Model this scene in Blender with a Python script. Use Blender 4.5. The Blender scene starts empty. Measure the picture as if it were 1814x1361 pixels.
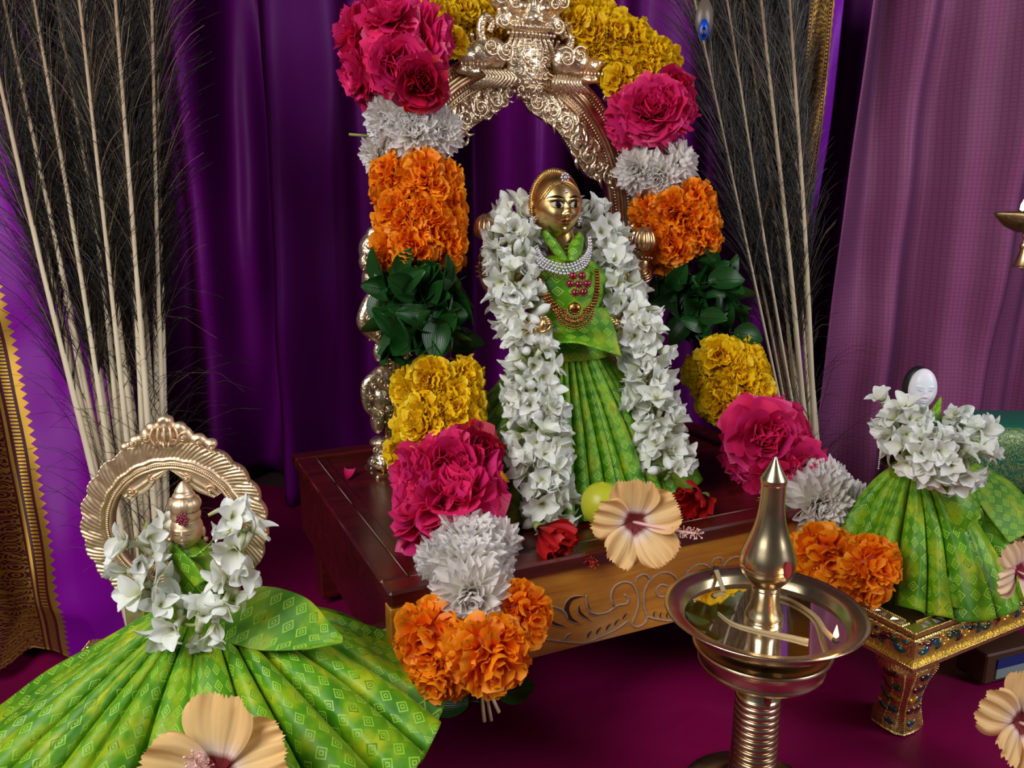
import bpy, math, random
import numpy as np
from mathutils import Vector, Matrix

C = bpy.context.scene.collection
PI = math.pi
random.seed(7)
RNG = np.random.default_rng(11)

# ------------------------------------------------------------------ camera, world, lights, exposure
F_PX, PITCH, CAM_H = 1500.0, math.radians(13.0), 0.41
cam_data = bpy.data.cameras.new('camera')
cam_data.sensor_width = 36.0
cam_data.lens = 36.0 * F_PX / 1814.0
cam_data.clip_start = 0.01
cam = bpy.data.objects.new('camera', cam_data)
C.objects.link(cam)
cam.location = (0, 0, CAM_H)
cam.rotation_euler = (PI / 2 - PITCH, 0, 0)
bpy.context.scene.camera = cam

world = bpy.data.worlds.new('world')
bpy.context.scene.world = world
world.use_nodes = True
world.node_tree.nodes['Background'].inputs[0].default_value = (0.7, 0.66, 0.68, 1)
world.node_tree.nodes['Background'].inputs[1].default_value = 0.06


def area(name, loc, target, size, power, col):
    d = bpy.data.lights.new(name, 'AREA')
    d.shape = 'RECTANGLE'
    d.size, d.size_y = size
    d.energy = power
    d.color = col
    o = bpy.data.objects.new(name, d)
    C.objects.link(o)
    o.location = loc
    o.rotation_euler = (Vector(target) - Vector(loc)).to_track_quat('-Z', 'Y').to_euler()
    return o


area('window_light', (-0.62, -0.12, 0.92), (0.02, 0.65, 0.2), (0.6, 0.6), 10.5, (1.0, 0.98, 0.95))
area('side_window_light', (1.35, -0.05, 0.95), (0.45, 0.9, 0.2), (0.5, 0.9), 11.5, (0.95, 0.96, 1.0))

vs = bpy.context.scene.view_settings
vs.view_transform = 'Standard'
vs.look = 'None'
vs.gamma = 1.0
vs.exposure = 0.22
vs.use_curve_mapping = False

# ------------------------------------------------------------------ places in the world
TP = math.tan(PITCH)
_fw = Vector((0, math.cos(PITCH), -math.sin(PITCH)))
_up = Vector((0, math.sin(PITCH), math.cos(PITCH)))


def ray(px, py):
    return _fw + Vector(((px - 907.0) / F_PX, 0, 0)) + _up * (-(py - 680.5) / F_PX)


def PF(px, py, f):                      # point at forward distance f
    r = ray(px, py)
    t = f / r.y
    return Vector((r.x * t, f, CAM_H + r.z * t))


def PZ(px, py, z):                      # point at height z
    r = ray(px, py)
    t = (z - CAM_H) / r.z
    return Vector((r.x * t, r.y * t, z))


def PP(px, py, org, nrm):               # point on a plane
    r = ray(px, py)
    o = Vector((0, 0, CAM_H))
    t = (Vector(org) - o).dot(nrm) / r.dot(nrm)
    return o + r * t


# ------------------------------------------------------------------ mesh helpers
class MB:
    def __init__(s):
        s.v = []; s.f = []; s.uv = []; s.n = 0; s.mi = []

    def add(s, v, f, uv=None, mi=0):
        v = np.asarray(v, float).reshape(-1, 3)
        if uv is None:
            uv = np.zeros((len(v), 2))
        s.v.append(v); s.uv.append(np.asarray(uv, float))
        n = s.n
        s.f.extend([tuple(i + n for i in q) for q in f])
        s.mi.extend([mi] * len(f))
        s.n += len(v)
        return s

    def mesh(s, name, mats, smooth=True):
        me = bpy.data.meshes.new(name)
        V = np.concatenate(s.v); U = np.concatenate(s.uv)
        me.from_pydata(V.tolist(), [], s.f)
        li = np.empty(len(me.loops), int)
        me.loops.foreach_get('vertex_index', li)
        l = me.uv_layers.new(name='UVMap')
        l.data.foreach_set('uv', U[li].ravel())
        if not isinstance(mats, (list, tuple)):
            mats = [mats]
        for m in mats:
            me.materials.append(m)
        if len(mats) > 1:
            me.polygons.foreach_set('material_index', s.mi)
        if smooth:
            me.polygons.foreach_set('use_smooth', [True] * len(me.polygons))
        me.update()
        return me

    def obj(s, name, mats, parent=None, smooth=True, loc=None):
        return link(name, s.mesh(name, mats, smooth), parent, loc)


def link(name, me, parent=None, loc=None, mat=None):
    o = bpy.data.objects.new(name, me)
    C.objects.link(o)
    if parent is not None:
        o.parent = parent
    if mat is not None:
        o.matrix_local = mat
    elif loc is not None:
        o.location = loc
    return o


def tag(o, label=None, cat=None, group=None, kind=None):
    if label: o['label'] = label
    if cat: o['category'] = cat
    if group: o['group'] = group
    if kind: o['kind'] = kind
    return o


def thing(name, label, cat, loc=(0, 0, 0), rz=0.0, group=None):
    o = bpy.data.objects.new(name, None)
    o.empty_display_size = 0.01
    C.objects.link(o)
    o.location = loc
    o.rotation_euler = (0, 0, rz)
    return tag(o, label, cat, group)


def grid_faces(a, b, wrap_a=False, wrap_b=False):
    fs = []
    for i in range(a if wrap_a else a - 1):
        for j in range(b if wrap_b else b - 1):
            i2, j2 = (i + 1) % a, (j + 1) % b
            fs.append((i * b + j, i * b + j2, i2 * b + j2, i2 * b + j))
    return fs


def nrmz(v):
    return v / (np.linalg.norm(v, axis=-1, keepdims=True) + 1e-12)


def catmull(P, n):
    P = np.asarray(P, float)
    if len(P) < 3:
        t = np.linspace(0, 1, n)[:, None]
        return P[0] * (1 - t) + P[-1] * t
    Q = np.vstack([2 * P[0] - P[1], P, 2 * P[-1] - P[-2]])
    out = []
    for t in np.linspace(0, len(P) - 1 - 1e-9, n):
        i = int(t); u = t - i
        a, b, c, d = Q[i], Q[i + 1], Q[i + 2], Q[i + 3]
        out.append(0.5 * (2 * b + (c - a) * u + (2 * a - 5 * b + 4 * c - d) * u * u + (3 * b - a - 3 * c + d) * u ** 3))
    return np.array(out)


def frames(P):
    T = nrmz(np.gradient(P, axis=0))
    ref = np.array([0.13, 0.21, 0.97])
    if abs(T[0] @ ref) > 0.9:
        ref = np.array([1.0, 0.1, 0.05])
    N = [nrmz(np.cross(T[0], ref))]
    for i in range(1, len(P)):
        v = N[-1] - T[i] * (N[-1] @ T[i])
        N.append(v / (np.linalg.norm(v) + 1e-12))
    N = np.array(N)
    return T, N, np.cross(T, N)


def tube(mb, P, r, k=6, cap=True, mi=0, flat=1.0):
    P = np.asarray(P, float)
    r = np.broadcast_to(np.asarray(r, float), (len(P),))
    T, N, B = frames(P)
    a = np.linspace(0, 2 * PI, k, endpoint=False)
    V = P[:, None] + r[:, None, None] * (np.cos(a)[None, :, None] * N[:, None] + flat * np.sin(a)[None, :, None] * B[:, None])
    uv = np.stack(np.meshgrid(np.linspace(0, 1, len(P)), a / 2 / PI, indexing='ij'), -1)
    f = grid_faces(len(P), k, False, True)
    if cap:
        f = f + [tuple(range(k))[::-1], tuple((len(P) - 1) * k + j for j in range(k))]
    mb.add(V, f, uv.reshape(-1, 2), mi)
    return mb


def lathe(mb, prof, k=48, c=(0, 0, 0), mi=0, flut=None):
    prof = np.asarray(prof, float)
    a = np.linspace(0, 2 * PI, k, endpoint=False)
    R = prof[:, 0][:, None] * np.ones(k)
    if flut:
        n, amp = flut
        R = R * (1 + amp * np.abs(np.sin(a * n / 2))[None])
    V = np.stack([R * np.cos(a), R * np.sin(a), prof[:, 1][:, None] * np.ones(k)], -1) + np.array(c)
    uv = np.stack(np.meshgrid(np.linspace(0, 1, len(prof)), a / 2 / PI, indexing='ij'), -1)
    mb.add(V, grid_faces(len(prof), k, False, True), uv.reshape(-1, 2), mi)
    return mb


def ball(mb, c, r, k=8, m=6, mi=0, M=None):
    th = np.linspace(0, PI, m + 1)
    a = np.linspace(0, 2 * PI, k, endpoint=False)
    V = np.stack([np.sin(th)[:, None] * np.cos(a), np.sin(th)[:, None] * np.sin(a), np.cos(th)[:, None] * np.ones(k)], -1)
    V = V * np.asarray(r, float)
    if M is not None:
        V = V @ np.asarray(M).T
    V = V + np.asarray(c, float)
    mb.add(V, grid_faces(m + 1, k, False, True), None, mi)
    return mb


def box(mb, lo, hi, bev=0.0, mi=0):
    lo, hi = np.array(lo, float), np.array(hi, float)
    if bev <= 0:
        V = [(x, y, z) for x in (lo[0], hi[0]) for y in (lo[1], hi[1]) for z in (lo[2], hi[2])]
        mb.add(V, [(0, 1, 3, 2), (4, 6, 7, 5), (0, 4, 5, 1), (2, 3, 7, 6), (0, 2, 6, 4), (1, 5, 7, 3)], None, mi)
        return mb
    # chamfered box: each corner -> 3 verts
    V = []; idx = {}
    for i in (0, 1):
        for j in (0, 1):
            for k in (0, 1):
                p = [(lo, hi)[i][0], (lo, hi)[j][1], (lo, hi)[k][2]]
                sg = [1 - 2 * i, 1 - 2 * j, 1 - 2 * k]
                for ax in range(3):
                    q = list(p)
                    for b in range(3):
                        if b != ax:
                            q[b] += sg[b] * bev
                    idx[(i, j, k, ax)] = len(V); V.append(q)
    F = []
    for ax in range(3):
        o = [b for b in range(3) if b != ax]
        for s in (0, 1):
            q = []
            for (a, b) in ((0, 0), (1, 0), (1, 1), (0, 1)):
                c = [0, 0, 0]; c[ax] = s; c[o[0]] = a; c[o[1]] = b
                q.append(idx[tuple(c) + (ax,)])
            F.append(tuple(q))
        for (a, b) in ((0, 0), (1, 0), (1, 1), (0, 1)):
            c0 = [0, 0, 0]; c0[o[0]] = a; c0[o[1]] = b
            c1 = list(c0); c0[ax] = 0; c1[ax] = 1
            F.append((idx[tuple(c0) + (o[0],)], idx[tuple(c1) + (o[0],)], idx[tuple(c1) + (o[1],)], idx[tuple(c0) + (o[1],)]))
    for i in (0, 1):
        for j in (0, 1):
            for k in (0, 1):
                F.append(tuple(idx[(i, j, k, a)] for a in range(3)))
    mb.add(V, F, np.array(V)[:, :2] * 1.0, mi)
    return mb


def patch(ctrl, nu, nv, wr=0.0, seed=0):
    """smooth sheet through a grid of control points; returns verts, faces, uv (uv in metres)"""
    G = np.array([[tuple(p) for p in row] for row in ctrl], float)
    A = np.stack([catmull(G[:, j], nu) for j in range(G.shape[1])], 1)
    B = np.stack([catmull(A[i], nv) for i in range(nu)], 0)
    dv = np.linalg.norm(np.diff(B, axis=1), axis=-1)
    du = np.linalg.norm(np.diff(B, axis=0), axis=-1)
    v = np.concatenate([[0], np.cumsum(dv.mean(0))]); u = np.concatenate([[0], np.cumsum(du.mean(1))])
    if wr:
        r = np.random.default_rng(seed)
        N = nrmz(np.cross(np.gradient(B, axis=0), np.gradient(B, axis=1)))
        D = 0
        for _ in range(7):
            fx, fy, p = r.uniform(10, 60), r.uniform(10, 90), r.uniform(0, 6)
            D = D + np.sin(fx * u[:, None] + fy * v[None] + p + 1.5 * np.sin(20 * u[:, None] + p))
        B = B + N * D[..., None] * wr / 3
    uv = np.stack(np.meshgrid(u, v, indexing='ij'), -1)
    return B.reshape(-1, 3), grid_faces(nu, nv), uv.reshape(-1, 2)


def solid(o, t=0.0008, off=0.0):
    m = o.modifiers.new('thickness', 'SOLIDIFY'); m.thickness = t; m.offset = off
    return o


def merged(o, voxel):
    m = o.modifiers.new('merge', 'REMESH'); m.mode = 'VOXEL'; m.voxel_size = voxel; m.use_smooth_shade = True
    s = o.modifiers.new('soften', 'SMOOTH'); s.factor = 0.4; s.iterations = 2
    return o


# ------------------------------------------------------------------ materials
class NT:
    def __init__(s, name):
        s.m = bpy.data.materials.new(name); s.m.use_nodes = True
        s.t = s.m.node_tree; s.b = s.t.nodes['Principled BSDF']

    def n(s, typ, ins=None, **kw):
        d = s.t.nodes.new(typ)
        for k, v in kw.items():
            setattr(d, k, v)
        for k, v in (ins or {}).items():
            s.set(d.inputs[k], v)
        return d

    def set(s, sock, v):
        if hasattr(v, 'is_linked') or isinstance(v, bpy.types.NodeSocket):
            s.t.links.new(v, sock)
        elif isinstance(v, (tuple, list)) and len(v) == 3 and sock.type == 'RGBA':
            sock.default_value = (*v, 1)
        else:
            sock.default_value = v

    def math(s, op, a, b=0.0, c=0.0):
        d = s.n('ShaderNodeMath', operation=op)
        s.set(d.inputs[0], a); s.set(d.inputs[1], b); s.set(d.inputs[2], c)
        return d.outputs[0]

    def mix(s, f, a, b):
        d = s.n('ShaderNodeMix', data_type='RGBA')
        s.set(d.inputs[0], f); s.set(d.inputs[6], a); s.set(d.inputs[7], b)
        return d.outputs[2]

    def ramp(s, f, stops):
        d = s.n('ShaderNodeValToRGB'); s.set(d.inputs[0], f)
        e = d.color_ramp.elements
        while len(e) < len(stops):
            e.new(0.5)
        for i, (p, c) in enumerate(stops):
            e[i].position = p; e[i].color = (*c, 1)
        return d.outputs[0]

    def noise(s, scale, detail=3.0, co=None, dist=0.0):
        d = s.n('ShaderNodeTexNoise', {'Scale': scale, 'Detail': detail, 'Distortion': dist})
        if co is not None:
            s.set(d.inputs['Vector'], co)
        return d.outputs[0]

    def obj(s):
        return s.n('ShaderNodeTexCoord').outputs['Object']

    def uv(s):
        return s.n('ShaderNodeTexCoord').outputs['UV']

    def bump(s, h, strength=0.3, dist=0.001):
        d = s.n('ShaderNodeBump', {'Strength': strength, 'Distance': dist, 'Height': h})
        s.t.links.new(d.outputs[0], s.b.inputs['Normal'])

    def p(s, **kw):
        for k, v in kw.items():
            s.set(s.b.inputs[k.replace('_', ' ')], v)
        return s


def hexc(r, g, b):
    f = lambda c: (c / 255 / 12.92) if c <= 10 else ((c / 255 + 0.055) / 1.055) ** 2.4
    return (f(r), f(g), f(b))


def simple(name, col, rough=0.5, metal=0.0, var=0.0, vscale=60, bump=0.0, bscale=200, **kw):
    N = NT(name)
    c = tuple(col)
    if var:
        nz = N.noise(vscale, 4, N.obj())
        N.p(Base_Color=N.mix(nz, tuple(x * (1 - var) for x in c), tuple(min(1, x * (1 + var)) for x in c)))
    else:
        N.p(Base_Color=c)
    N.p(Roughness=rough, Metallic=metal, **kw)
    if bump:
        N.bump(N.noise(bscale, 4, N.obj()), bump, 0.001)
    return N.m


def metal_mat(name, hi, lo, rough=0.3, scale=160, relief=0.6, pat=True):
    """cast metal with dark patina in fine relief"""
    N = NT(name); co = N.obj()
    n1 = N.noise(scale, 5, co, 1.2)
    v = N.n('ShaderNodeTexVoronoi', {'Scale': scale * 2.2, 'Vector': co}, feature='SMOOTH_F1').outputs['Distance']
    h = N.math('ADD', N.math('MULTIPLY', v, 1.3), n1) if pat else n1
    N.p(Base_Color=N.ramp(h, [(0.3, lo), (0.85, hi)]), Metallic=1.0,
        Roughness=N.math('ADD', N.math('MULTIPLY', n1, 0.2), rough - 0.1))
    if relief:
        N.bump(h, relief, 0.0008)
    return N.m


def petal_mat(name, base, tip, isl=0.25, rough=0.5, vein=0.15, sub=0.15, dark=None, trans=0.25):
    """petals: colour runs from base to tip along v, differs petal by petal"""
    N = NT(name); uv = N.uv()
    sep = N.n('ShaderNodeSeparateXYZ', {'Vector': uv})
    c = N.ramp(sep.outputs[1], [(0.0, dark or base), (0.35, base), (1.0, tip)])
    ri = N.n('ShaderNodeNewGeometry').outputs['Random Per Island']
    h = N.n('ShaderNodeHueSaturation', {'Hue': N.math('ADD', N.math('MULTIPLY', ri, 0.03 * isl * 4), 0.5 - 0.015 * isl * 4), 'Color': c,
                                        'Value': N.math('ADD', N.math('MULTIPLY', ri, isl * 1.6), 1 - isl)})
    N.p(Base_Color=h.outputs[0], Roughness=rough)
    w = N.n('ShaderNodeTexWave', {'Vector': uv, 'Scale': 5.0, 'Distortion': 2.0, 'Detail': 2.0}, bands_direction='X').outputs[1]
    N.bump(w, vein, 0.0008)
    out = N.t.nodes['Material Output']
    tr = N.n('ShaderNodeBsdfTranslucent', {'Color': h.outputs[0]})
    mx = N.n('ShaderNodeMixShader', {0: trans})
    N.t.links.new(N.b.outputs[0], mx.inputs[1]); N.t.links.new(tr.outputs[0], mx.inputs[2])
    N.t.links.new(mx.outputs[0], out.inputs[0])
    return N.m


def brocade():
    N = NT('green_brocade'); uv = N.uv()
    s = N.n('ShaderNodeSeparateXYZ', {'Vector': uv})
    P = 0.0090
    warp = N.noise(30, 2, uv)
    def cell(off):
        u = N.math('ABSOLUTE', N.math('SUBTRACT', N.math('FRACT', N.math('ADD', N.math('DIVIDE', s.outputs[0], P), N.math('ADD', off, N.math('MULTIPLY', warp, 0.2)))), 0.5))
        v = N.math('ABSOLUTE', N.math('SUBTRACT', N.math('FRACT', N.math('ADD', N.math('DIVIDE', s.outputs[1], P * 1.25), N.math('ADD', off, N.math('MULTIPLY', warp, 0.2)))), 0.5))
        return N.math('ADD', u, v)
    def band(x, c, w):
        return N.math('LESS_THAN', N.math('ABSOLUTE', N.math('SUBTRACT', x, c)), w)
    m = N.math('MAXIMUM', N.math('MAXIMUM', band(cell(0.0), 0.34, 0.05), band(cell(0.5), 0.0, 0.0)), band(cell(0.0), 0.13, 0.04))
    sh = N.noise(45, 3, uv)
    base = N.ramp(sh, [(0.32, hexc(48, 118, 4)), (0.5, hexc(86, 148, 6)), (0.68, hexc(170, 186, 20))])
    lin = N.ramp(sh, [(0.38, hexc(165, 208, 66)), (0.56, hexc(150, 205, 50)), (0.64, hexc(20, 120, 10))])
    N.p(Base_Color=N.mix(N.math('MULTIPLY', m, 0.85), base, lin), Roughness=0.42, Sheen_Weight=0.3, Sheen_Tint=hexc(200, 220, 80))
    N.b.inputs['Specular IOR Level'].default_value = 0.5
    weave = N.n('ShaderNodeTexWave', {'Vector': uv, 'Scale': 700.0, 'Distortion': 0.5}, bands_direction='Y').outputs[1]
    N.bump(N.math('ADD', N.math('MULTIPLY', m, 1.0), N.math('ADD', N.math('MULTIPLY', weave, 0.2), sh)), 0.4, 0.0006)
    return N.m


def satin(name, c_face, c_edge, rough=0.38, check=0.0, bump=0.2, sheen=.3):
    N = NT(name); uv = N.uv()
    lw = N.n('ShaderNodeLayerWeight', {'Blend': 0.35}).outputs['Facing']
    base = N.mix(lw, c_face, c_edge)  # darker edge colour puts the shade of the folds into the cloth
    if check:
        s = N.n('ShaderNodeSeparateXYZ', {'Vector': uv})
        a = N.math('LESS_THAN', N.math('FRACT', N.math('MULTIPLY', s.outputs[0], 210)), 0.3)
        b = N.math('LESS_THAN', N.math('FRACT', N.math('MULTIPLY', s.outputs[1], 210)), 0.3)
        m = N.math('MAXIMUM', a, b)
        base = N.mix(N.math('MULTIPLY', m, check), base, tuple(x * 0.35 for x in c_face))
    N.p(Base_Color=base, Roughness=rough, Anisotropic=0.4, Specular_IOR_Level=.2, Sheen_Weight=sheen, Sheen_Tint=c_face, Sheen_Roughness=0.4)
    n = N.n('ShaderNodeTexNoise', {'Scale': 9.0, 'Detail': 4.0, 'Vector': uv}).outputs[0]
    w = N.noise(900, 2, uv)
    N.bump(N.math('ADD', N.math('MULTIPLY', n, 4), N.math('MULTIPLY', w, 0.15)), bump, 0.004)
    return N


def zari(name, ground, u0, u1, edge=True, purple=(0.1, 0, 0.15)):
    """gold woven border; u across the band (0..1), v along in metres"""
    N = NT(name); uv = N.uv()
    s = N.n('ShaderNodeSeparateXYZ', {'Vector': uv}); u, v = s.outputs[0], s.outputs[1]
    inb = N.math('MULTIPLY', N.math('GREATER_THAN', u, u0), N.math('LESS_THAN', u, u1))
    t = N.math('DIVIDE', N.math('SUBTRACT', u, u0), u1 - u0)
    comb = N.n('ShaderNodeCombineXYZ', {'X': N.math('MULTIPLY', t, 3.0), 'Y': N.math('MULTIPLY', v, 62.0)})
    wv = N.n('ShaderNodeTexWave', {'Vector': comb.outputs[0], 'Scale': 0.8, 'Distortion': 9.0, 'Detail': 1.5, 'Detail Scale': 1.3}, wave_type='RINGS')
    vo = N.n('ShaderNodeTexVoronoi', {'Vector': comb.outputs[0], 'Scale': 1.6, 'Randomness': 0.25}, feature='F1').outputs['Distance']
    rings = N.math('GREATER_THAN', N.math('SINE', N.math('MULTIPLY', vo, 30.0)), 0.45)
    m = N.math('MAXIMUM', N.math('GREATER_THAN', wv.outputs[1], 0.80), rings)
    tick = N.math('GREATER_THAN', N.math('FRACT', N.math('MULTIPLY', v, 240)), 0.45)
    for (a, b, solidb) in ((0.0, 0.04, 1), (0.07, 0.14, 0), (0.17, 0.2, 1), (0.8, 0.83, 1), (0.86, 0.93, 0), (0.96, 1.0, 1)):
        z = N.math('MULTIPLY', N.math('GREATER_THAN', t, a - 0.02), N.math('LESS_THAN', t, b + 0.02))
        m = N.math('MULTIPLY', m, N.math('SUBTRACT', 1.0, z))
        z2 = N.math('MULTIPLY', N.math('GREATER_THAN', t, a), N.math('LESS_THAN', t, b))
        if not solidb:
            z2 = N.math('MULTIPLY', z2, tick)
        m = N.math('MAXIMUM', m, z2)
    # flames fringe just past the band
    fr = N.math('LESS_THAN', N.math('SUBTRACT', u, u1), N.math('MULTIPLY', N.math('PINGPONG', N.math('MULTIPLY', v, 190), 1.0), 0.03))
    fr = N.math('MULTIPLY', fr, N.math('GREATER_THAN', u, u1))
    g = N.math('MAXIMUM', N.math('MULTIPLY', m, inb), fr)
    lw = N.n('ShaderNodeLayerWeight', {'Blend': 0.35}).outputs['Facing']
    ground_c = N.mix(inb, N.mix(lw, purple, tuple(x * 0.3 for x in purple)), ground)
    N.p(Base_Color=N.mix(g, ground_c, hexc(150, 114, 44)), Metallic=N.math('MULTIPLY', g, 0.7), Roughness=0.45, Specular_IOR_Level=.15)
    N.bump(g, 0.4, 0.0006)
    return N.m


M = {}
M['brocade'] = brocade()
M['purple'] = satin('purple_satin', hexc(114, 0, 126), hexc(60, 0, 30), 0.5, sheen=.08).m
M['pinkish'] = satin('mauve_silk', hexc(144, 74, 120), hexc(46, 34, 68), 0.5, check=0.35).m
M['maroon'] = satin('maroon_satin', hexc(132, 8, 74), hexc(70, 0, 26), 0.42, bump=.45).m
M['zari_left'] = zari('zari_maroon', hexc(62, 8, 18), 0.03, 0.60, purple=hexc(128, 0, 150))
M['zari_right'] = zari('zari_purple', hexc(60, 20, 40), 0.0, 0.72, purple=hexc(125, 20, 170))
M['arch'] = metal_mat('aged_brass', hexc(240, 220, 190), hexc(110, 72, 45), 0.36, 230, 0.45)
M['arch_plain'] = metal_mat('polished_aged_brass', hexc(235, 208, 170), hexc(190, 145, 100), 0.34, 60, 0.12, False)
M['idol'] = metal_mat('polished_gold', hexc(232, 200, 138), hexc(205, 165, 105), 0.33, 40, 0.03, False)
M['small_gold'] = metal_mat('matte_gold', hexc(238, 212, 178), hexc(205, 165, 128), 0.5, 120, 0.15)
M['brass'] = metal_mat('lamp_brass', hexc(225, 208, 175), hexc(200, 178, 138), 0.25, 25, 0.02, False)
M['stool'] = metal_mat('stool_gold', hexc(240, 214, 135), hexc(176, 140, 70), 0.34, 300, 0.5)
M['black'] = simple('black_paint', (0.004, 0.003, 0.003), 0.25)
M['eyewhite'] = simple('eye_white', hexc(200, 182, 150), 0.35)
M['lip'] = metal_mat('reddish_gold', hexc(185, 105, 70), hexc(140, 75, 50), 0.3, 40, 0.0, False)
M['oil'] = NT('lamp_oil').p(Base_Color=hexc(150, 100, 14), Roughness=0.03, Transmission_Weight=0.85, IOR=1.47).m
M['wick'] = simple('cotton_wick', hexc(160, 142, 104), 0.5, bump=0.3)
M['char'] = simple('charred_wick', (0.01, 0.008, 0.006), 0.8)
M['kumkum'] = simple('kumkum_red', hexc(135, 20, 40), 0.8, var=0.4, bump=0.4, bscale=900)
M['ruby'] = NT('ruby').p(Base_Color=hexc(125, 4, 38), Roughness=0.08, Coat_Weight=1.0).m
M['diamond'] = NT('clear_stone').p(Base_Color=hexc(225, 220, 230), Roughness=0.08, Metallic=0.75).m
M['antique'] = metal_mat('antique_gold', hexc(160, 110, 60), hexc(60, 34, 16), 0.3, 300, 0.3)
M['quill'] = NT('quill').m
_q = NT('feather_quill'); _c = _q.obj()
_u = _q.n('ShaderNodeSeparateXYZ', {'Vector': _q.uv()}).outputs[0]
_q.p(Base_Color=_q.mix(_q.noise(14, 3, _c), _q.ramp(_u, [(.4, hexc(205, 184, 146)), (.75, hexc(120, 88, 60))]), _q.ramp(_u, [(.4, hexc(234, 224, 200)), (.75, hexc(176, 146, 112))])), Roughness=0.45, Subsurface_Weight=0.0)
M['quill'] = _q.m
def barb_mat():
    N = NT('feather_barb')
    ri = N.n('ShaderNodeNewGeometry').outputs['Random Per Island']
    N.p(Base_Color=N.ramp(ri, [(0.0, (0.003, 0.0025, 0.002)), (0.66, hexc(20, 13, 8)), (0.86, hexc(84, 66, 48)), (1.0, hexc(150, 130, 106))]), Roughness=0.35)
    return N.m
M['barb'] = barb_mat()
def wood(name, a, b, rough, scale):
    N = NT(name); co = N.obj()
    mp = N.n('ShaderNodeMapping', {'Vector': co, 'Scale': (1.0, 12.0, 12.0)})
    n = N.noise(scale, 5, mp.outputs[0], 1.5)
    f = N.noise(scale * 9, 3, N.n('ShaderNodeMapping', {'Vector': co, 'Scale': (1.0, 30.0, 30.0)}).outputs[0])
    N.p(Base_Color=N.mix(N.math('MULTIPLY', f, 0.45), N.ramp(n, [(0.3, a), (0.7, b)]), tuple(x * 0.35 for x in a)), Roughness=rough)
    N.b.inputs['Coat Weight'].default_value = 0.35
    N.b.inputs['Coat Roughness'].default_value = 0.2
    N.bump(f, 0.12, 0.0005)
    return N.m
M['wood_light'] = wood('teak_veneer', hexc(186, 112, 26), hexc(226, 156, 52), 0.4, 7)
M['wood_dark'] = wood('mahogany_lacquer', hexc(62, 14, 10), hexc(104, 26, 18), 0.3, 7)
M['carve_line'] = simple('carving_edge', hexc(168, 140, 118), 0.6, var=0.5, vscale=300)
M['carve_dark'] = simple('carving_recess', hexc(62, 22, 12), 0.6)
M['leaf'] = petal_mat('garland_leaf', hexc(26, 66, 22), hexc(30, 82, 26), 0.35, 0.35, 0.2, trans=0.12)
M['marigold_o'] = petal_mat('orange_petal', hexc(252, 118, 2), hexc(255, 165, 16), 0.08, 0.55, 0.1, dark=hexc(215, 75, 2))
M['marigold_y'] = petal_mat('yellow_petal', hexc(240, 186, 2), hexc(255, 222, 20), 0.07, 0.55, 0.1, dark=hexc(190, 120, 2))
M['rose'] = petal_mat('pink_rose_petal', hexc(214, 18, 86), hexc(238, 50, 128), 0.14, 0.42, 0.12, dark=hexc(150, 8, 48))
M['rose_red'] = petal_mat('crimson_rose_petal', hexc(168, 8, 44), hexc(196, 16, 66), 0.2, 0.42, 0.12, dark=hexc(110, 4, 28))
M['mum'] = petal_mat('white_mum_petal', hexc(240, 236, 220), hexc(252, 248, 250), 0.04, 0.5, 0.12, dark=hexc(222, 226, 170), trans=.4)
M['tuber'] = petal_mat('tuberose_petal', hexc(238, 240, 226), hexc(244, 246, 246), 0.05, 0.45, 0.1, dark=hexc(196, 200, 120))
M['stem_green'] = simple('green_stem', hexc(128, 140, 62), 0.5)
M['straw'] = simple('straw', hexc(196, 180, 140), 0.7, var=0.25)
M['lime'] = simple('lime_skin', hexc(182, 186, 40), 0.38, var=0.15, vscale=40, bump=0.15, bscale=500)


def hibiscus_mat(name, petal, edge, eye, mid):
    N = NT(name); uv = N.uv()
    s = N.n('ShaderNodeSeparateXYZ', {'Vector': uv})
    c = N.ramp(s.outputs[1], [(0.0, eye), (0.22, eye), (0.32, mid), (0.5, petal), (1.0, edge)])
    w = N.n('ShaderNodeTexWave', {'Vector': uv, 'Scale': 3.2, 'Distortion': 1.5, 'Detail': 3.0}, bands_direction='X').outputs[1]
    c2 = N.mix(N.math('MULTIPLY', w, 0.08), c, tuple(x * 0.7 for x in mid))
    N.p(Base_Color=c2, Roughness=0.55)
    N.bump(w, 0.18, 0.001)
    tr = N.n('ShaderNodeBsdfTranslucent', {'Color': c2}); mx = N.n('ShaderNodeMixShader', {0: 0.22})
    N.t.links.new(N.b.outputs[0], mx.inputs[1]); N.t.links.new(tr.outputs[0], mx.inputs[2])
    N.t.links.new(mx.outputs[0], N.t.nodes['Material Output'].inputs[0])
    return N.m


M['hib_peach'] = hibiscus_mat('peach_hibiscus_petal', hexc(250, 212, 150), hexc(248, 200, 128), hexc(124, 2, 22), hexc(248, 222, 208))
M['hib_pale'] = hibiscus_mat('pale_hibiscus_petal', hexc(248, 214, 182), hexc(248, 208, 165), hexc(150, 12, 50), hexc(240, 205, 200))
M['hib_red'] = hibiscus_mat('red_hibiscus_petal', hexc(176, 12, 18), hexc(200, 20, 26), hexc(90, 0, 8), hexc(150, 6, 14))
M['column'] = simple('staminal_column', hexc(240, 190, 180), 0.5)
M['column_red'] = simple('red_staminal_column', hexc(200, 50, 50), 0.5)
def gemmat(n, c):
    return NT(n).p(Base_Color=hexc(*c), Roughness=0.08, Coat_Weight=1.0, Metallic=0.35).m
GEMS = [gemmat('green_enamel', (8, 80, 50)), gemmat('amber_enamel', (200, 140, 14)), gemmat('wine_enamel', (84, 14, 24)),
        gemmat('dark_enamel', (14, 22, 40)), gemmat('teal_enamel', (10, 90, 110))]
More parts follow.
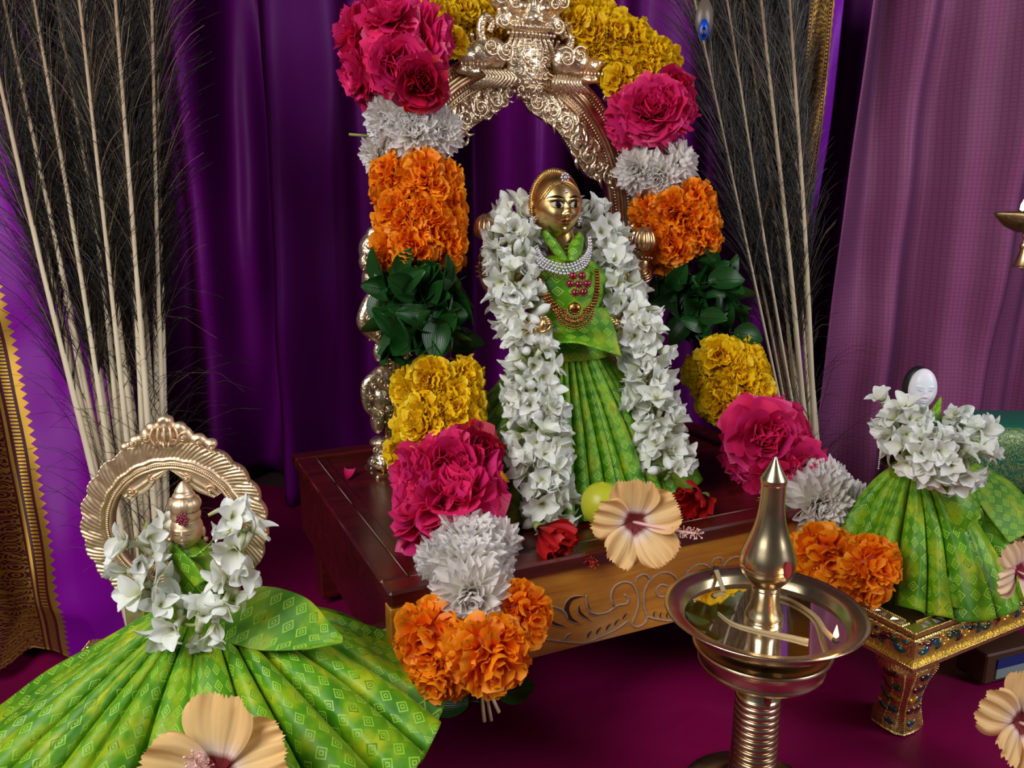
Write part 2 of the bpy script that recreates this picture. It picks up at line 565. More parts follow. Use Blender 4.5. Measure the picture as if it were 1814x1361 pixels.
def flame_mat():
    N = NT('flame'); e = N.n('ShaderNodeEmission', {'Color': (1.0, 0.55, 0.2), 'Strength': 9.0})
    N.t.links.new(e.outputs[0], N.t.nodes['Material Output'].inputs[0])
    return N.m
M['flame'] = flame_mat()

# ------------------------------------------------------------------ the room
mb = MB(); box(mb, (-1.6, -0.6, -0.05), (1.6, 1.5, -0.016))
tag(mb.obj('floor', simple('floor_cement', hexc(70, 50, 50), 0.6), smooth=False), kind='structure')
mb = MB(); box(mb, (-1.6, 1.5, -0.05), (1.6, 1.55, 1.6))
tag(mb.obj('wall_back', simple('wall_paint', hexc(40, 30, 40), 0.8), smooth=False), kind='structure')


def folded(x0, x1, z0, z1, y0, folds, amp, seed, lean=0.0, nx=260, nz=60, swell=0.0, deep=()):
    """hanging cloth with vertical folds"""
    r = np.random.default_rng(seed)
    x = np.linspace(x0, x1, nx); z = np.linspace(z0, z1, nz)
    X, Z = np.meshgrid(x, z, indexing='ij')
    T = (Z - z0) / (z1 - z0)
    Y = np.full_like(X, y0)
    ph = r.uniform(0, 6, 8)
    for k in range(6):
        fr = folds * (0.5 + 0.45 * k) * 2 * PI / (x1 - x0)
        Y += amp * (0.55 ** (0.5 * k)) * np.sin(fr * (X + lean * (1 - T) * 0.3) + ph[k] + 1.1 * np.sin(2.2 * T + ph[k] * 2)) * (0.55 + 0.45 * np.cos(3 * T + ph[k]) ** 2)
    for _ in range(10):
        a = r.uniform(-.9, .9); fr = r.uniform(14, 55)
        Y += .075 / fr * np.sin(fr * (X * math.cos(a) + Z * math.sin(a)) + r.uniform(0, 6) + 1.6 * np.sin(5 * Z + 4 * X + r.uniform(0, 6))) * (.5 + .5 * np.sin(4 * Z + r.uniform(0, 6)))
    Y -= swell * (1 - T) ** 2
    for (xc, wd, dp) in deep:
        Y += dp * np.exp(-((X - xc - .02 * np.sin(4 * Z)) / wd) ** 2)  # narrow recesses added so the cloth falls dark there
    X = X + lean * (1 - T)
    uv = np.stack([X, Z], -1)
    return np.stack([X, Y, Z], -1).reshape(-1, 3), grid_faces(nx, nz), uv.reshape(-1, 2)


v, f, uv = folded(-1.35, 0.62, -0.003, 1.15, 1.13, 13, 0.036, 5, nx=420, deep=((-.52, .055, .15), (-.36, .03, .10), (-.07, .028, .10), (.085, .026, .10)))
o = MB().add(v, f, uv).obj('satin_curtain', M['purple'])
tag(solid(o, 0.001), 'deep purple satin backdrop curtain hanging in folds behind the brass arch', 'curtain')
v, f, uv = folded(0.435, 1.35, -0.003, 1.15, 1.05, 6.5, 0.028, 21, lean=-0.05)
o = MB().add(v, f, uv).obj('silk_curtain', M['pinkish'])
tag(solid(o, 0.001), 'mauve checked silk curtain hanging at the right behind the doll on the jewelled stool', 'curtain')

# left drape, falling forward, with a woven gold border
ctrl = []
for (py, f, xl, xr) in ((-60, 1.02, -520, 60), (200, 0.98, -420, 90), (480, 0.93, -260, 150), (700, 0.88, -190, 190), (900, 0.82, -130, 210), (1060, 0.76, -85, 222), (1190, 0.67, -50, 236)):
    row = []
    for k in range(9):
        t = k / 8
        row.append(PF(xl + (xr - xl) * t, py, f + 0.022 * math.sin(6.5 * t + py * 0.004) - 0.006 * math.cos(15 * t + py * 0.003)))
    ctrl.append(row)
v, f, uv = patch(ctrl, 120, 120, 0.0016, 3)
v[:, 2] = np.maximum(v[:, 2], .004)
U = uv.reshape(120, 120, 2)
u01 = np.linspace(0, 1, 120)[None, :] * np.ones((120, 1))
o = MB().add(v, f, np.stack([u01, U[..., 0]], -1).reshape(-1, 2)).obj('bordered_drape', M['zari_left'])
tag(solid(o, 0.001), 'purple drape with wide woven gold border falling at the left edge beside the feathers', 'cloth')

# strip of bordered cloth behind the right feathers
ctrl = [[PF(xl + (xr - xl) * t, py, 1.03 + 0.006 * math.sin(5 * t + py * .01)) for t in (0, .25, .5, .75, 1)]
        for (py, xl, xr) in ((-70, 1440, 1502), (100, 1425, 1485), (230, 1415, 1470), (340, 1405, 1452), (470, 1395, 1434), (700, 1385, 1424))]
v, f, uv = patch(ctrl, 80, 24)
uv = np.stack([(np.linspace(0, 1, 24)[None] * np.ones((80, 1))).ravel(), uv[:, 0]], -1)
o = MB().add(v, f, uv).obj('bordered_strip', M['zari_right'])
tag(solid(o, 0.001), 'narrow strip of purple edged cloth with gold border behind the right feather bundle', 'cloth')

# cloth on the floor
x = np.linspace(-0.95, 1.25, 220); y = np.linspace(0.1, 1.12, 160)
X, Y = np.meshgrid(x, y, indexing='ij')
Z = 0.0 * X
r = np.random.default_rng(3)
for _ in range(14):
    a = r.uniform(0, PI); fr = r.uniform(8, 38)
    Z += 0.0020 * np.sin(fr * (X * math.cos(a) + Y * math.sin(a)) + r.uniform(0, 6) + 1.8 * np.sin(5 * X - 3 * Y + r.uniform(0, 6)))
Z = -0.0005 + Z * np.clip((np.abs(X - 0.33) + np.abs(Y - 0.5)) * 3, 0.25, 1)
o = MB().add(np.stack([X, Y, Z], -1), grid_faces(220, 160), np.stack([X, Y], -1).reshape(-1, 2)).obj('floor_cloth', M['maroon'])
tag(o, 'dark maroon satin cloth spread creased under the brass lamp and stools', 'cloth')

# ------------------------------------------------------------------ wooden platform
A0 = Vector((-0.082, 0.52, 0.0)); YAW = math.radians(25.0)
PW, PD, PH = 0.445, 0.34, 0.146
Rm0 = Matrix.Rotation(YAW, 3, 'Z'); Rinv0 = Rm0.inverted()
plat = thing('wooden_platform', 'low carved wooden platform of dark red lacquer with pale front panel under the arch', 'platform', A0, YAW)
mb = MB(); box(mb, (0.012, 0.012, PH - 0.0115), (PW - 0.012, PD - 0.012, PH - 0.006), 0.001)
mb.obj('top_panel', M['wood_dark'], plat, False)
for lo, hi in (((0, 0, PH - 0.012), (PW, 0.02, PH)), ((0, PD - 0.02, PH - 0.012), (PW, PD, PH)),
               ((0, 0.0205, PH - 0.012), (0.02, PD - 0.0205, PH)), ((PW - 0.02, 0.0205, PH - 0.012), (PW, PD - 0.0205, PH))):
    mb = MB(); box(mb, lo, hi, 0.0018); mb.obj('rim', M['wood_dark'], plat, False)
mb = MB(); wr_ = random.Random(4)  # broken pale lines paint both highlights and wear along the rim edges
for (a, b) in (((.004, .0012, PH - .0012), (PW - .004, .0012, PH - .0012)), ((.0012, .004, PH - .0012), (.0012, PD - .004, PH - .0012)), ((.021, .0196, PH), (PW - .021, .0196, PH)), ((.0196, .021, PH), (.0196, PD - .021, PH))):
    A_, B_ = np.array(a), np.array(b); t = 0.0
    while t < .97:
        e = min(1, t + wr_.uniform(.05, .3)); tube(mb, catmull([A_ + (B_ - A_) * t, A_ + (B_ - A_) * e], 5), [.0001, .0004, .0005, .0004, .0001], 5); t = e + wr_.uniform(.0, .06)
tag(mb.obj('highlight_worn_edge', M['carve_line'], plat), kind='stuff')
# inner step of the rim
for lo, hi in (((0.0205, 0.0205, PH - 0.01), (PW - 0.0205, 0.031, PH - 0.0035)), ((0.0205, 0.0315, PH - 0.01), (0.031, PD - 0.0205, PH - 0.0035))):
    mb = MB(); box(mb, lo, hi, 0.001); mb.obj('inner_molding', M['wood_dark'], plat, False)
AT = PH - 0.0125
_q = Rinv0 @ (PP(1000, 1153, A0 + Rm0 @ Vector((0, 0.004, 0)), Rm0 @ Vector((0, -1, 0))) - A0)
AB = _q.z
mb = MB(); box(mb, (0.012, 0.004, AB), (PW - 0.012, 0.014, AT), 0.0008)
front = mb.obj('front_panel', M['wood_light'], plat, False)
for s in (0.004, PW - 0.014):
    mb = MB(); box(mb, (s, 0.0145, AB), (s + 0.01, PD - 0.012, AT), 0.0008); mb.obj('side_panel', M['wood_dark'], plat, False)
for x_ in (0.0045, PW - 0.0335):
    for y_ in (0.0145, PD - 0.0435):
        mb = MB(); box(mb, (x_ + 0.01, y_ + 0.0, 0.0), (x_ + 0.029, y_ + 0.029, AB + 0.03), 0.001); mb.obj('leg', M['wood_dark'], plat, False)
mb = MB(); box(mb, (0.0005, 0.0012, AB), (0.0115, 0.0138, AT), 0.0008); mb.obj('corner_block', M['wood_light'], plat, False)
# carving, laid out in the panel's own plane (u along the panel, z up)
Rm = Matrix.Rotation(YAW, 3, 'Z')
nrm = Rm @ Vector((0, -1, 0)); org = A0 + Rm @ Vector((0, 0.004, 0))
Rinv = Rm.inverted()


def pan(X, Y):                          # crop coordinates of the study of the panel -> (u, z)
    q = Rinv @ (PP(600 + X / 3.023, 911 + Y / 3.023, org, nrm) - A0)
    return (q.x, q.z)


lines = [[(1060, 500), (1110, 492), (1165, 500), (1210, 525), (1225, 560)],
         [(1325, 435), (1325, 480), (1345, 522), (1385, 535), (1440, 525), (1490, 490), (1540, 480), (1550, 450), (1528, 430)],
         [(1475, 495), (1458, 450), (1470, 395), (1515, 365), (1565, 370), (1598, 420), (1602, 490), (1585, 550), (1568, 590), (1600, 605), (1640, 580), (1650, 545), (1632, 480), (1640, 400), (1680, 340), (1740, 310), (1790, 325), (1810, 350)],
         [(1590, 365), (1600, 335), (1640, 322), (1665, 345)],
         [(1650, 548), (1700, 562), (1770, 570), (1830, 555)],
         [(1760, 440), (1715, 440), (1700, 405), (1725, 378), (1760, 385)],
         [(1080, 665), (1160, 678), (1310, 690), (1390, 662), (1480, 620), (1550, 570)],
         [(1205, 672), (1222, 648), (1242, 640)]]
dark = [([(1320, 437), (1245, 455), (1218, 510), (1240, 560), (1295, 590)], 17), ([(1283, 480), (1292, 530), (1350, 572)], 9),
        ([(1330, 470), (1345, 525), (1380, 545)], 8), ([(1112, 545), (1150, 585), (1225, 608)], 9), ([(1105, 492), (1160, 502), (1205, 528)], 7),
        ([(1210, 678), (1222, 655), (1240, 643)], 7)]
for (x_, y_) in ((1330, 668), (1380, 648), (1432, 628), (1478, 602), (1522, 570)):
    dark.append(([(x_, y_), (x_ + 8, y_ - 22), (x_ + 30, y_ - 46)], 7))
for (x_, y_) in ((1690, 555), (1725, 560), (1760, 560)):
    dark.append(([(x_, y_), (x_ - 2, y_ - 20), (x_ + 8, y_ - 40)], 6))
mid_u = pan(1800, 440)[0] + 0.004
mbl, mbd = MB(), MB()
pxu = abs(pan(1300, 500)[0] - pan(1200, 500)[0]) / 100
for mir in (0, 1):
    g = (lambda p: (2 * mid_u - p[0], p[1])) if mir else (lambda p: p)
    for L in lines:
        P = catmull([(g(pan(*q))[0], 0.0, g(pan(*q))[1]) for q in L], 40)
        P = P + np.array([0, 0.0039, 0])
        tube(mbl, P, 0.0009, 5)
    for L, w in dark:
        P = catmull([(g(pan(*q))[0], 0.0, g(pan(*q))[1]) for q in L], 16)
        T = nrmz(np.gradient(P, axis=0)); N_ = np.stack([-T[:, 2], 0 * T[:, 0], T[:, 0]], 1)
        s = np.sin(np.linspace(0.02, PI - 0.02, 16))[:, None] * w * pxu * 0.85
        V = np.concatenate([P + N_ * s, P - N_ * s]) + np.array([0, 0.0036, 0])
        mbd.add(V, [(i, i + 1, 16 + i + 1, 16 + i) for i in range(15)])
        tube(mbl, P - N_ * s + np.array([0, 0.0038, 0]), 0.0005, 4)
mbl.obj('carved_scroll', M['carve_line'], front)
tag(mbd.obj('carved_recess', M['carve_dark'], front), kind='stuff')

# ------------------------------------------------------------------ enamelled stools
def teardrop(mb, c, L, W, ang, curl, right, up, out, h, mi):
    n, k = 9, 6
    t = np.linspace(0, 1, n)
    a = ang + curl * t
    dx, dz = np.cumsum(np.cos(a)) * L / n, np.cumsum(np.sin(a)) * L / n
    P = np.array(c) + dx[:, None] * right + dz[:, None] * up
    w = W * np.sin(np.clip(1 - t, 0, 1) ** 0.6 * PI * 0.96 + 0.05) ** 0.8
    T = nrmz(np.gradient(P, axis=0)); S = np.cross(T, out)
    V = []
    for j in range(k + 1):
        b = PI * j / k
        V.append(P + S * (w * math.cos(b))[:, None] if False else P + S * (w[:, None] * math.cos(b)) + out * (h * math.sin(b) * (0.25 + w[:, None] / W)))
    V = np.stack(V, 1)
    mb.add(V, grid_faces(n, k + 1), None, mi)


def make_stool(label, loc, rz, w, d, h):
    t = thing('enamelled_stool', label, 'stool', loc, rz)
    th = 0.029
    zt = h
    mb = MB(); box(mb, (0.0025, 0.0025, zt - th), (w - 0.0025, d - 0.0025, zt - 0.005), 0.001)
    mb.obj('top_panel', M['stool'], t, False)
    for lo, hi in (((-0.001, -0.001, zt - th), (w + .001, 0.0125, zt - th + 0.0045)), ((-0.001, 0.013, zt - th), (0.0125, d, zt - th + 0.0045)),
                   ((w - 0.0125, 0.013, zt - th), (w + 0.001, d, zt - th + 0.0045)), ((0.013, d - 0.0125, zt - th), (w - 0.013, d + 0.001, zt - th + 0.0045))):
        mb = MB(); box(mb, lo, hi, 0.0008); mb.obj('lower_rim', M['stool'], t, False)
    for lo, hi in (((0.0035, 0.0035, zt - 0.0045), (w - 0.0035, 0.0155, zt)), ((0.0035, 0.016, zt - 0.0045), (0.0155, d - 0.016, zt)),
                   ((w - 0.0155, 0.016, zt - 0.0045), (w - 0.0035, d - 0.016, zt)), ((0.0035, d - 0.0155, zt - 0.0045), (w - 0.0035, d - 0.0035, zt))):
        mb = MB(); box(mb, lo, hi, 0.0008); mb.obj('upper_rim', M['stool'], t, False)
    # rope edging, enamel drops and stones on the two faces seen
    bd, st = MB(), MB(); em = MB()
    R = random.Random(5)
    for (o_, dr, L, out) in (((0, 0), (1, 0), w, (0, -1, 0)), ((0, 0), (0, 1), d, (-1, 0, 0))):
        dr3 = np.array([dr[0], dr[1], 0.0]); out = np.array(out, float); up = np.array([0, 0, 1.0])
        n = int(L / 0.0019)
        for i in range(n):
            q = dr3 * (i + 0.5) * L / n
            ball(bd, q + out * 0.0012 + up * (zt - th + 0.0042), 0.00095, 5, 3)
            q2 = q * ((L - 0.014) / L) + dr3 * 0.007
            ball(bd, q2 - out * 0.0034 + up * (zt + 0.0002), 0.0009, 5, 3)
            q3 = q * ((L - 0.04) / L) + dr3 * 0.02
            ball(bd, q3 - out * 0.0152 + up * (zt + 0.0002), 0.0007, 5, 3)
        # enamel band
        k = int(L / 0.0128)
        for i in range(k):
            s0 = 0.008 + i * (L - 0.012) / k
            c = dr3 * s0 - out * 0.0023 + up * (zt - th + 0.0145)
            flip = 1 if i % 2 else -1
            for (cc, LL, WW, an, cu, mi) in ((c, 0.0135, 0.0031, 0.9 * flip, -2.2 * flip, R.randrange(5)),
                                            (c + dr3 * 0.0045 + dr3 * .002 - up * 0.0045 * flip, 0.008, 0.0024, 0.5 * flip, 0.5, R.randrange(5)),
                                            (c - dr3 * 0.002 + up * 0.0055, 0.007, 0.0015, 0.2, -0.6, R.randrange(5))):
                teardrop(em, cc, LL, WW, an, cu, dr3, up, out, 0.0012, mi)
                a_ = an + cu * np.linspace(0, 1, 10)
                P = cc + np.cumsum(np.cos(a_))[:, None] * LL / 9 * dr3 + np.cumsum(np.sin(a_))[:, None] * LL / 9 * up + up * WW * 1.1
                tube(bd, P, 0.00045, 4)
        # triangular stones on the upper rim
        k = int(L / 0.0075)
        for i in range(2, k - 2):
            c = dr3 * (i + 0.5) * L / k - out * 0.0094 + up * (zt + 0.0001)
            sg = 1 if i % 2 else -1
            V = [c + dr3 * 0.0028 - out * 0.003 * sg, c - dr3 * 0.0028 - out * 0.003 * sg, c + out * 0.0032 * sg, c + up * 0.0013]
            st.add(V, [(0, 1, 3), (1, 2, 3), (2, 0, 3)])
    bd.obj('rope_edging', M['stool'], t); tag(em.obj('enamel_drops', GEMS, t), kind='stuff')
    tag(st.obj('stone_inlay', M['diamond'], t, False), kind='stuff')
    # cabriole legs
    for i, (lx, ly) in enumerate(((0.004, 0.004), (w - 0.04, 0.004), (0.004, d - 0.04), (w - 0.04, d - 0.04))):
        lh = h - th
        sx, sy = (1 if lx < w / 2 else -1), (1 if ly < d / 2 else -1)
        mb = MB(); V = []; nz = 26
        for a in np.linspace(0, 1, nz):
            s = 0.0170 - 0.0048 * math.sin(PI * min(1, a * 1.05)) ** 1.2 - (0.002 * a) + 0.002 * math.exp(-((a - 0.08) / 0.1) ** 2)
            sh = 0.0045 * math.sin(a * PI * 1.5 + 0.4)
            cx, cy, z = 0.018 - sx * sh, 0.018 - sy * sh, lh * (1 - a)
            for (qx, qy) in ((-1, -.7), (-.7, -1), (0, -1.06), (.7, -1), (1, -.7), (1.06, 0), (1, .7), (.7, 1), (0, 1.06), (-.7, 1), (-1, .7), (-1.06, 0)):
                V.append((cx + qx * s, cy + qy * s, z))
        mb.add(V, grid_faces(nz, 12, False, True) + [tuple(range(12)), tuple((nz - 1) * 12 + j for j in range(12))[::-1]])
        leg = mb.obj('leg', M['stool'], t, True, (lx, ly, 0))
        if i > 1:
            continue
        V = np.array(V).reshape(nz, 12, 3)
        em2, bd2 = MB(), MB()
        for (ja, jb) in ((0, 0), (1, 1), (11, 10), (3, 3), (4, 4)):
            P = V[1:-1, ja] * 1.0
            P = P + nrmz(P - np.array([0.018, 0.018, 0]) * [1, 1, 0] - [0, 0, 1] * P) * 0.0002
            for q in catmull(P, int(lh / 0.0017)):
                ball(bd2, q, 0.0007, 4, 3)
        for (col, out, rt) in ((2, (0, -1.0, 0), (1.0, 0, 0)), (11, (-1.0, 0, 0), (0, 1.0, 0))):
            out = np.array(out); rt = np.array(rt); up = np.array([0, 0, 1.0])
            k = 9
            for q in range(k):
                c = catmull(V[:, col], 60)[int(5 + 50 * q / k)] - out * 0.0004
                sg = 1 if q % 2 else -1
                teardrop(em2, c - rt * 0.003 * sg, 0.012, 0.0025, -1.3 + 0.9 * sg, 1.6 * sg, rt, up, out, 0.0011, R.randrange(5))
                teardrop(em2, c + rt * 0.0045 * sg, 0.0075, 0.0019, 1.2 * sg, -1.0 * sg, rt, up, out, 0.0009, R.randrange(5))
                a_ = -1.3 + 0.9 * sg + 1.6 * sg * np.linspace(0, 1, 10)
                P = c + rt * 0.0012 * sg - rt * 0.003 * sg + np.cumsum(np.cos(a_))[:, None] * 0.001 * rt + np.cumsum(np.sin(a_))[:, None] * 0.001 * up + out * 0.0003
                tube(bd2, P, 0.0005, 4)
        bd2.obj('leg_beading', M['stool'], leg); tag(em2.obj('leg_enamel', GEMS, leg), kind='stuff')
    return t


SR = thing
stool_r = make_stool('gold stool with coloured enamel drops, standing right of the brass lamp', (0.293, 0.556, 0), math.radians(29), 0.25, 0.17, 0.093)
stool_l = make_stool('gold enamelled stool almost hidden beneath the spread green skirt at lower left', (-0.29, 0.405, 0), math.radians(6), 0.235, 0.15, 0.095)

# ------------------------------------------------------------------ big brass arch on the platform
AY = 0.262
ARC = A0 + Rm @ Vector((0.214, AY, 0)); ARC.z = 0
an = Rm @ Vector((0, -1, 0))
arch = thing('brass_arch', 'tall ornate brass arch with makara heads framing the main deity, marigolds draped over', 'arch', (ARC.x, ARC.y, PH - 0.006), YAW)


def al(px, py, dy=0.0):                 # study point -> arch-local (x, z)
    q = Rinv @ (PP(px, py, ARC + an * dy, an) - Vector((ARC.x, ARC.y, PH - 0.006)))
    return q.x, q.z


xr = al(1118, 330)[0]; ztop = al(925, 88)[1]; zspr = al(1115, 400)[1]
HW = xr - 0.012                          # centre line half width


def relief(mb, Ac, Bc, hfn, thick, n, m, mi=0):
    """slab between two curves (x,z) in the arch plane with carved height on its front"""
    Ac, Bc = catmull(Ac, n), catmull(Bc, n)
    S, T = np.meshgrid(np.linspace(0, 1, n), np.linspace(0, 1, m), indexing='ij')
    P = Ac[:, None] * (1 - T[..., None]) + Bc[:, None] * T[..., None]
    H = hfn(S, T)
    Fv = np.stack([P[..., 0], -thick / 2 - H, P[..., 1]], -1)
    Bv = np.stack([P[..., 0], np.full_like(H, thick / 2), P[..., 1]], -1)
    ring = np.concatenate([Fv, Bv[:, ::-1]], 1)
    k = 2 * m
    mb.add(ring, grid_faces(n, k, False, True) + [tuple(range(k)), tuple((n - 1) * k + j for j in range(k))[::-1]], None, mi)
    return mb


def arc_pts(hw, zs, zt, z0, n=40):
    pts = [(-hw, z0), (-hw, z0 + (zs - z0) * 0.5), (-hw, zs)]
    for a in np.linspace(PI, 0, n)[1:-1]:
        pts.append((hw * math.cos(a), zs + (zt - zs) * math.sin(a)))
    return pts + [(hw, zs), (hw, z0 + (zs - z0) * 0.5), (hw, z0)]


BW = 0.0155
inner, outer = arc_pts(HW - BW, zspr, ztop - 2 * BW, 0.0), arc_pts(HW + BW, zspr, ztop, 0.0)


def band_h(S, T):
    ridges = 0
    for c, w, a in ((0.05, 0.035, 0.0022), (0.16, 0.03, 0.0015), (0.36, 0.03, 0.0012), (0.64, 0.03, 0.0012), (0.84, 0.03, 0.0015), (0.95, 0.035, 0.0022)):
        ridges = ridges + a * np.exp(-((T - c) / w) ** 2)
    return 0.0018 + ridges + 0.0024 * np.exp(-((T - 0.5) / 0.11) ** 2)


mb = MB(); relief(mb, inner, outer, band_h, 0.008, 260, 30)
band = mb.obj('arch_band', M['arch_plain'], arch)
bd = MB()
for t in (0.105, 0.26, 0.74, 0.895):
    Pc = catmull(np.array(inner) * (1 - t) + np.array(outer) * t, 1200)
    L = np.concatenate([[0], np.cumsum(np.linalg.norm(np.diff(Pc, axis=0), axis=1))])
    for s in np.arange(0, L[-1], 0.0031):
        i = np.searchsorted(L, s)
        if i >= len(Pc) - 1: break
        p = Pc[i]; T_ = nrmz(Pc[min(i + 1, 1199)] - Pc[i - 1] if i else Pc[1] - Pc[0])
        Mx = np.array([[T_[0], 0, -T_[1]], [0, 1, 0], [T_[1], 0, T_[0]]])
        ball(bd, (p[0], -0.0062, p[1]), (0.0011, 0.0013, 0.0021), 5, 4, 0, Mx)
tag(bd.obj('beading', M['arch'], arch), kind='stuff')

# inner cusps (leafy lobes hanging inside the band)
rightc = [al(*q) for q in ((922, 176), (936, 196), (960, 212), (985, 232), (1006, 262), (1022, 290), (1040, 312), (1058, 316), (1070, 300), (1078, 280))]
nb = 140
half = [(HW - BW + 0.002) * 1.0, zspr, ztop - 2 * BW]
ai = [((HW - BW + 0.001) * math.cos(a), zspr + (ztop - 2 * BW - zspr) * math.sin(a)) for a in np.linspace(PI / 2, 0.18, 20)]


def leaf_h(S, T):
    k = 11
    ph = S * k + 1.5 * (T - 0.5) ** 2
    lobe = np.abs(np.sin(PI * ph))
    veins = np.abs(np.sin(PI * (ph * 4 + T * 3)))
    return 0.0012 + 0.0045 * lobe * np.sin(PI * np.clip(T, 0.02, 0.98)) ** 0.5 + 0.0012 * veins


sc = MB()


def spiral(mb, c, r, turns, a0, w, sgn=1, y=-0.008, tail=None):
    n = int(18 * turns) + 6
    t = np.linspace(0, 1, n)
    rr = r * (1 - 0.86 * t); a = a0 + sgn * turns * 2 * PI * t
    P = np.stack([c[0] + rr * np.cos(a), np.full(n, y) - 0.002 * t, c[1] + rr * np.sin(a)], -1)
    tube(mb, P, w * (1 - 0.45 * t), 6)
    ball(mb, (c[0], y - 0.002, c[1]), w * 1.5, 7, 5)


cus = MB()
for sg in (1, -1):
    A_ = [(sg * x_, z_) for x_, z_ in ai]
    B_ = [(sg * (x_), z_) for x_, z_ in rightc]
    relief(cus, A_, B_, leaf_h, 0.006, 200, 22)
    Am, Bm = catmull(A_, 100), catmull(B_, 100)
    for i, q in enumerate(np.linspace(0.04, 0.95, 9)):
        k = int(q * 99)
        c = Am[k] * 0.42 + Bm[k] * 0.58
        wd = np.linalg.norm(Am[k] - Bm[k])
        rr = min(0.0105, wd * 0.32)
        spiral(sc, c, rr, 1.6, 1.0 + i * 1.3, rr * 0.17, sg * (1 if i % 2 else -1))
        for j in range(4):
            aa = j * 1.5 + i
            P = [(c[0] + rr * 1.1 * math.cos(aa), -0.007, c[1] + rr * 1.1 * math.sin(aa)),
                 (c[0] + rr * 1.5 * math.cos(aa + .4), -0.009, c[1] + rr * 1.5 * math.sin(aa + .4)),
                 (c[0] + rr * 1.7 * math.cos(aa + .9), -0.007, c[1] + rr * 1.7 * math.sin(aa + .9))]
            tube(sc, catmull(P, 8), np.array([.3, .8, 1, 1.1, 1, .8, .5, .2]) * rr * 0.17, 6)
    for q in catmull(B_, 70):
        ball(sc, (q[0], -0.0045, q[1]), 0.0016, 6, 4)
    # palmettes along the outer edge of the band
    for a in np.linspace(0.34, 1.28, 7):
        c = np.array([(HW + BW + 0.004) * math.cos(a) * sg, zspr + (ztop + 0.004 - zspr) * math.sin(a)])
        dr = nrmz(np.array([math.cos(a) * sg, math.sin(a)]))
        for e in (-0.55, 0, 0.55):
            d2 = np.array([dr[0] * math.cos(e) - dr[1] * math.sin(e), dr[0] * math.sin(e) + dr[1] * math.cos(e)])
            P = [(c[0], -0.001, c[1]), (c[0] + d2[0] * 0.006, -0.004, c[1] + d2[1] * 0.006), (c[0] + d2[0] * 0.012, -0.006, c[1] + d2[1] * 0.012)]
            tube(sc, catmull(P, 7), [0.0016, 0.0022, 0.002, 0.0016, 0.0013, 0.0016, 0.002], 6)
            ball(sc, P[-1], 0.0024, 7, 5)
cus.obj('leaf_cusps', M['arch'], arch)
sc.obj('scrollwork', M['arch'], arch)

# medallion, makara heads, lion face
md = MB()
c0 = al(922, 116); R0 = 0.019
ball(md, (c0[0], -0.012, c0[1]), (R0 * 1.1, 0.009, R0 * 1.35), 20, 12)
for i in range(34):
    a = i * 2.4; r_ = R0 * 1.15 * math.sqrt(i / 34)
    spiral(md, (c0[0] + r_ * math.cos(a), c0[1] + r_ * 1.25 * math.sin(a)), 0.0040, 1.3, a, 0.0011, 1 if i % 2 else -1, y=-0.0215 + 0.3 * r_)
for i in range(26):
    a = i / 26 * 2 * PI
    ball(md, (c0[0] + R0 * 1.2 * math.cos(a), -0.013, c0[1] + R0 * 1.6 * math.sin(a)), 0.0022, 7, 5)
md.obj('medallion', M['arch'], arch)


def blobs(mb, L):
    for (c, r) in L:
        ball(mb, c, r, 14, 10)


for sg in (1, -1):
    hx, hz = (al(1003, 112) if sg > 0 else al(850, 98))
    mb = MB()
    g = lambda x_, y_, z_: (hx + sg * x_ * 1.1, -0.015 + y_, hz + z_ * 1.2)
    blobs(mb, [(g(-0.008, 0.004, 0), (0.014, 0.011, 0.015)), (g(0.004, 0.0, -0.001), (0.013, 0.011, 0.013)), (g(0.017, 0, -0.003), (0.011, 0.008, 0.008)),
               (g(0.027, -0.001, 0.001), (0.007, 0.006, 0.006)), (g(0.031, -0.002, 0.006), (0.004, 0.004, 0.005)),
               (g(0.012, 0.001, -0.014), (0.012, 0.006, 0.004)), (g(0.022, 0.001, -0.013), (0.006, 0.004, 0.004)), (g(-0.002, -0.008, 0.005), (0.005, 0.005, 0.005))])
    mk = merged(mb.obj('makara_head', M['arch'], arch), 0.0016)
    mb = MB()
    spiral(mb, (g(0, 0, 0)[0], hz + 0.004), 0.0085, 1.6, 0.5, 0.0014, sg, y=-0.0265)
    spiral(mb, (g(-0.013, 0, 0)[0], hz + 0.001), 0.0095, 1.9, 2.5, 0.0015, -sg, y=-0.0265)
    for i in range(7):
        ball(mb, g(0.004 + i * 0.0035, -0.007, -0.0095), (0.0014, 0.0016, 0.0022), 6, 4)
    for i in range(10):
        tube(mb, catmull([g(-0.02 + i * 0.003, -0.004, -0.012), g(-0.024 + i * 0.003, -0.008, -0.018), g(-0.02 + i * 0.004, -0.004, -0.025)], 8), 0.0014, 6)
    mb.obj('makara_curls', M['arch'], mk)
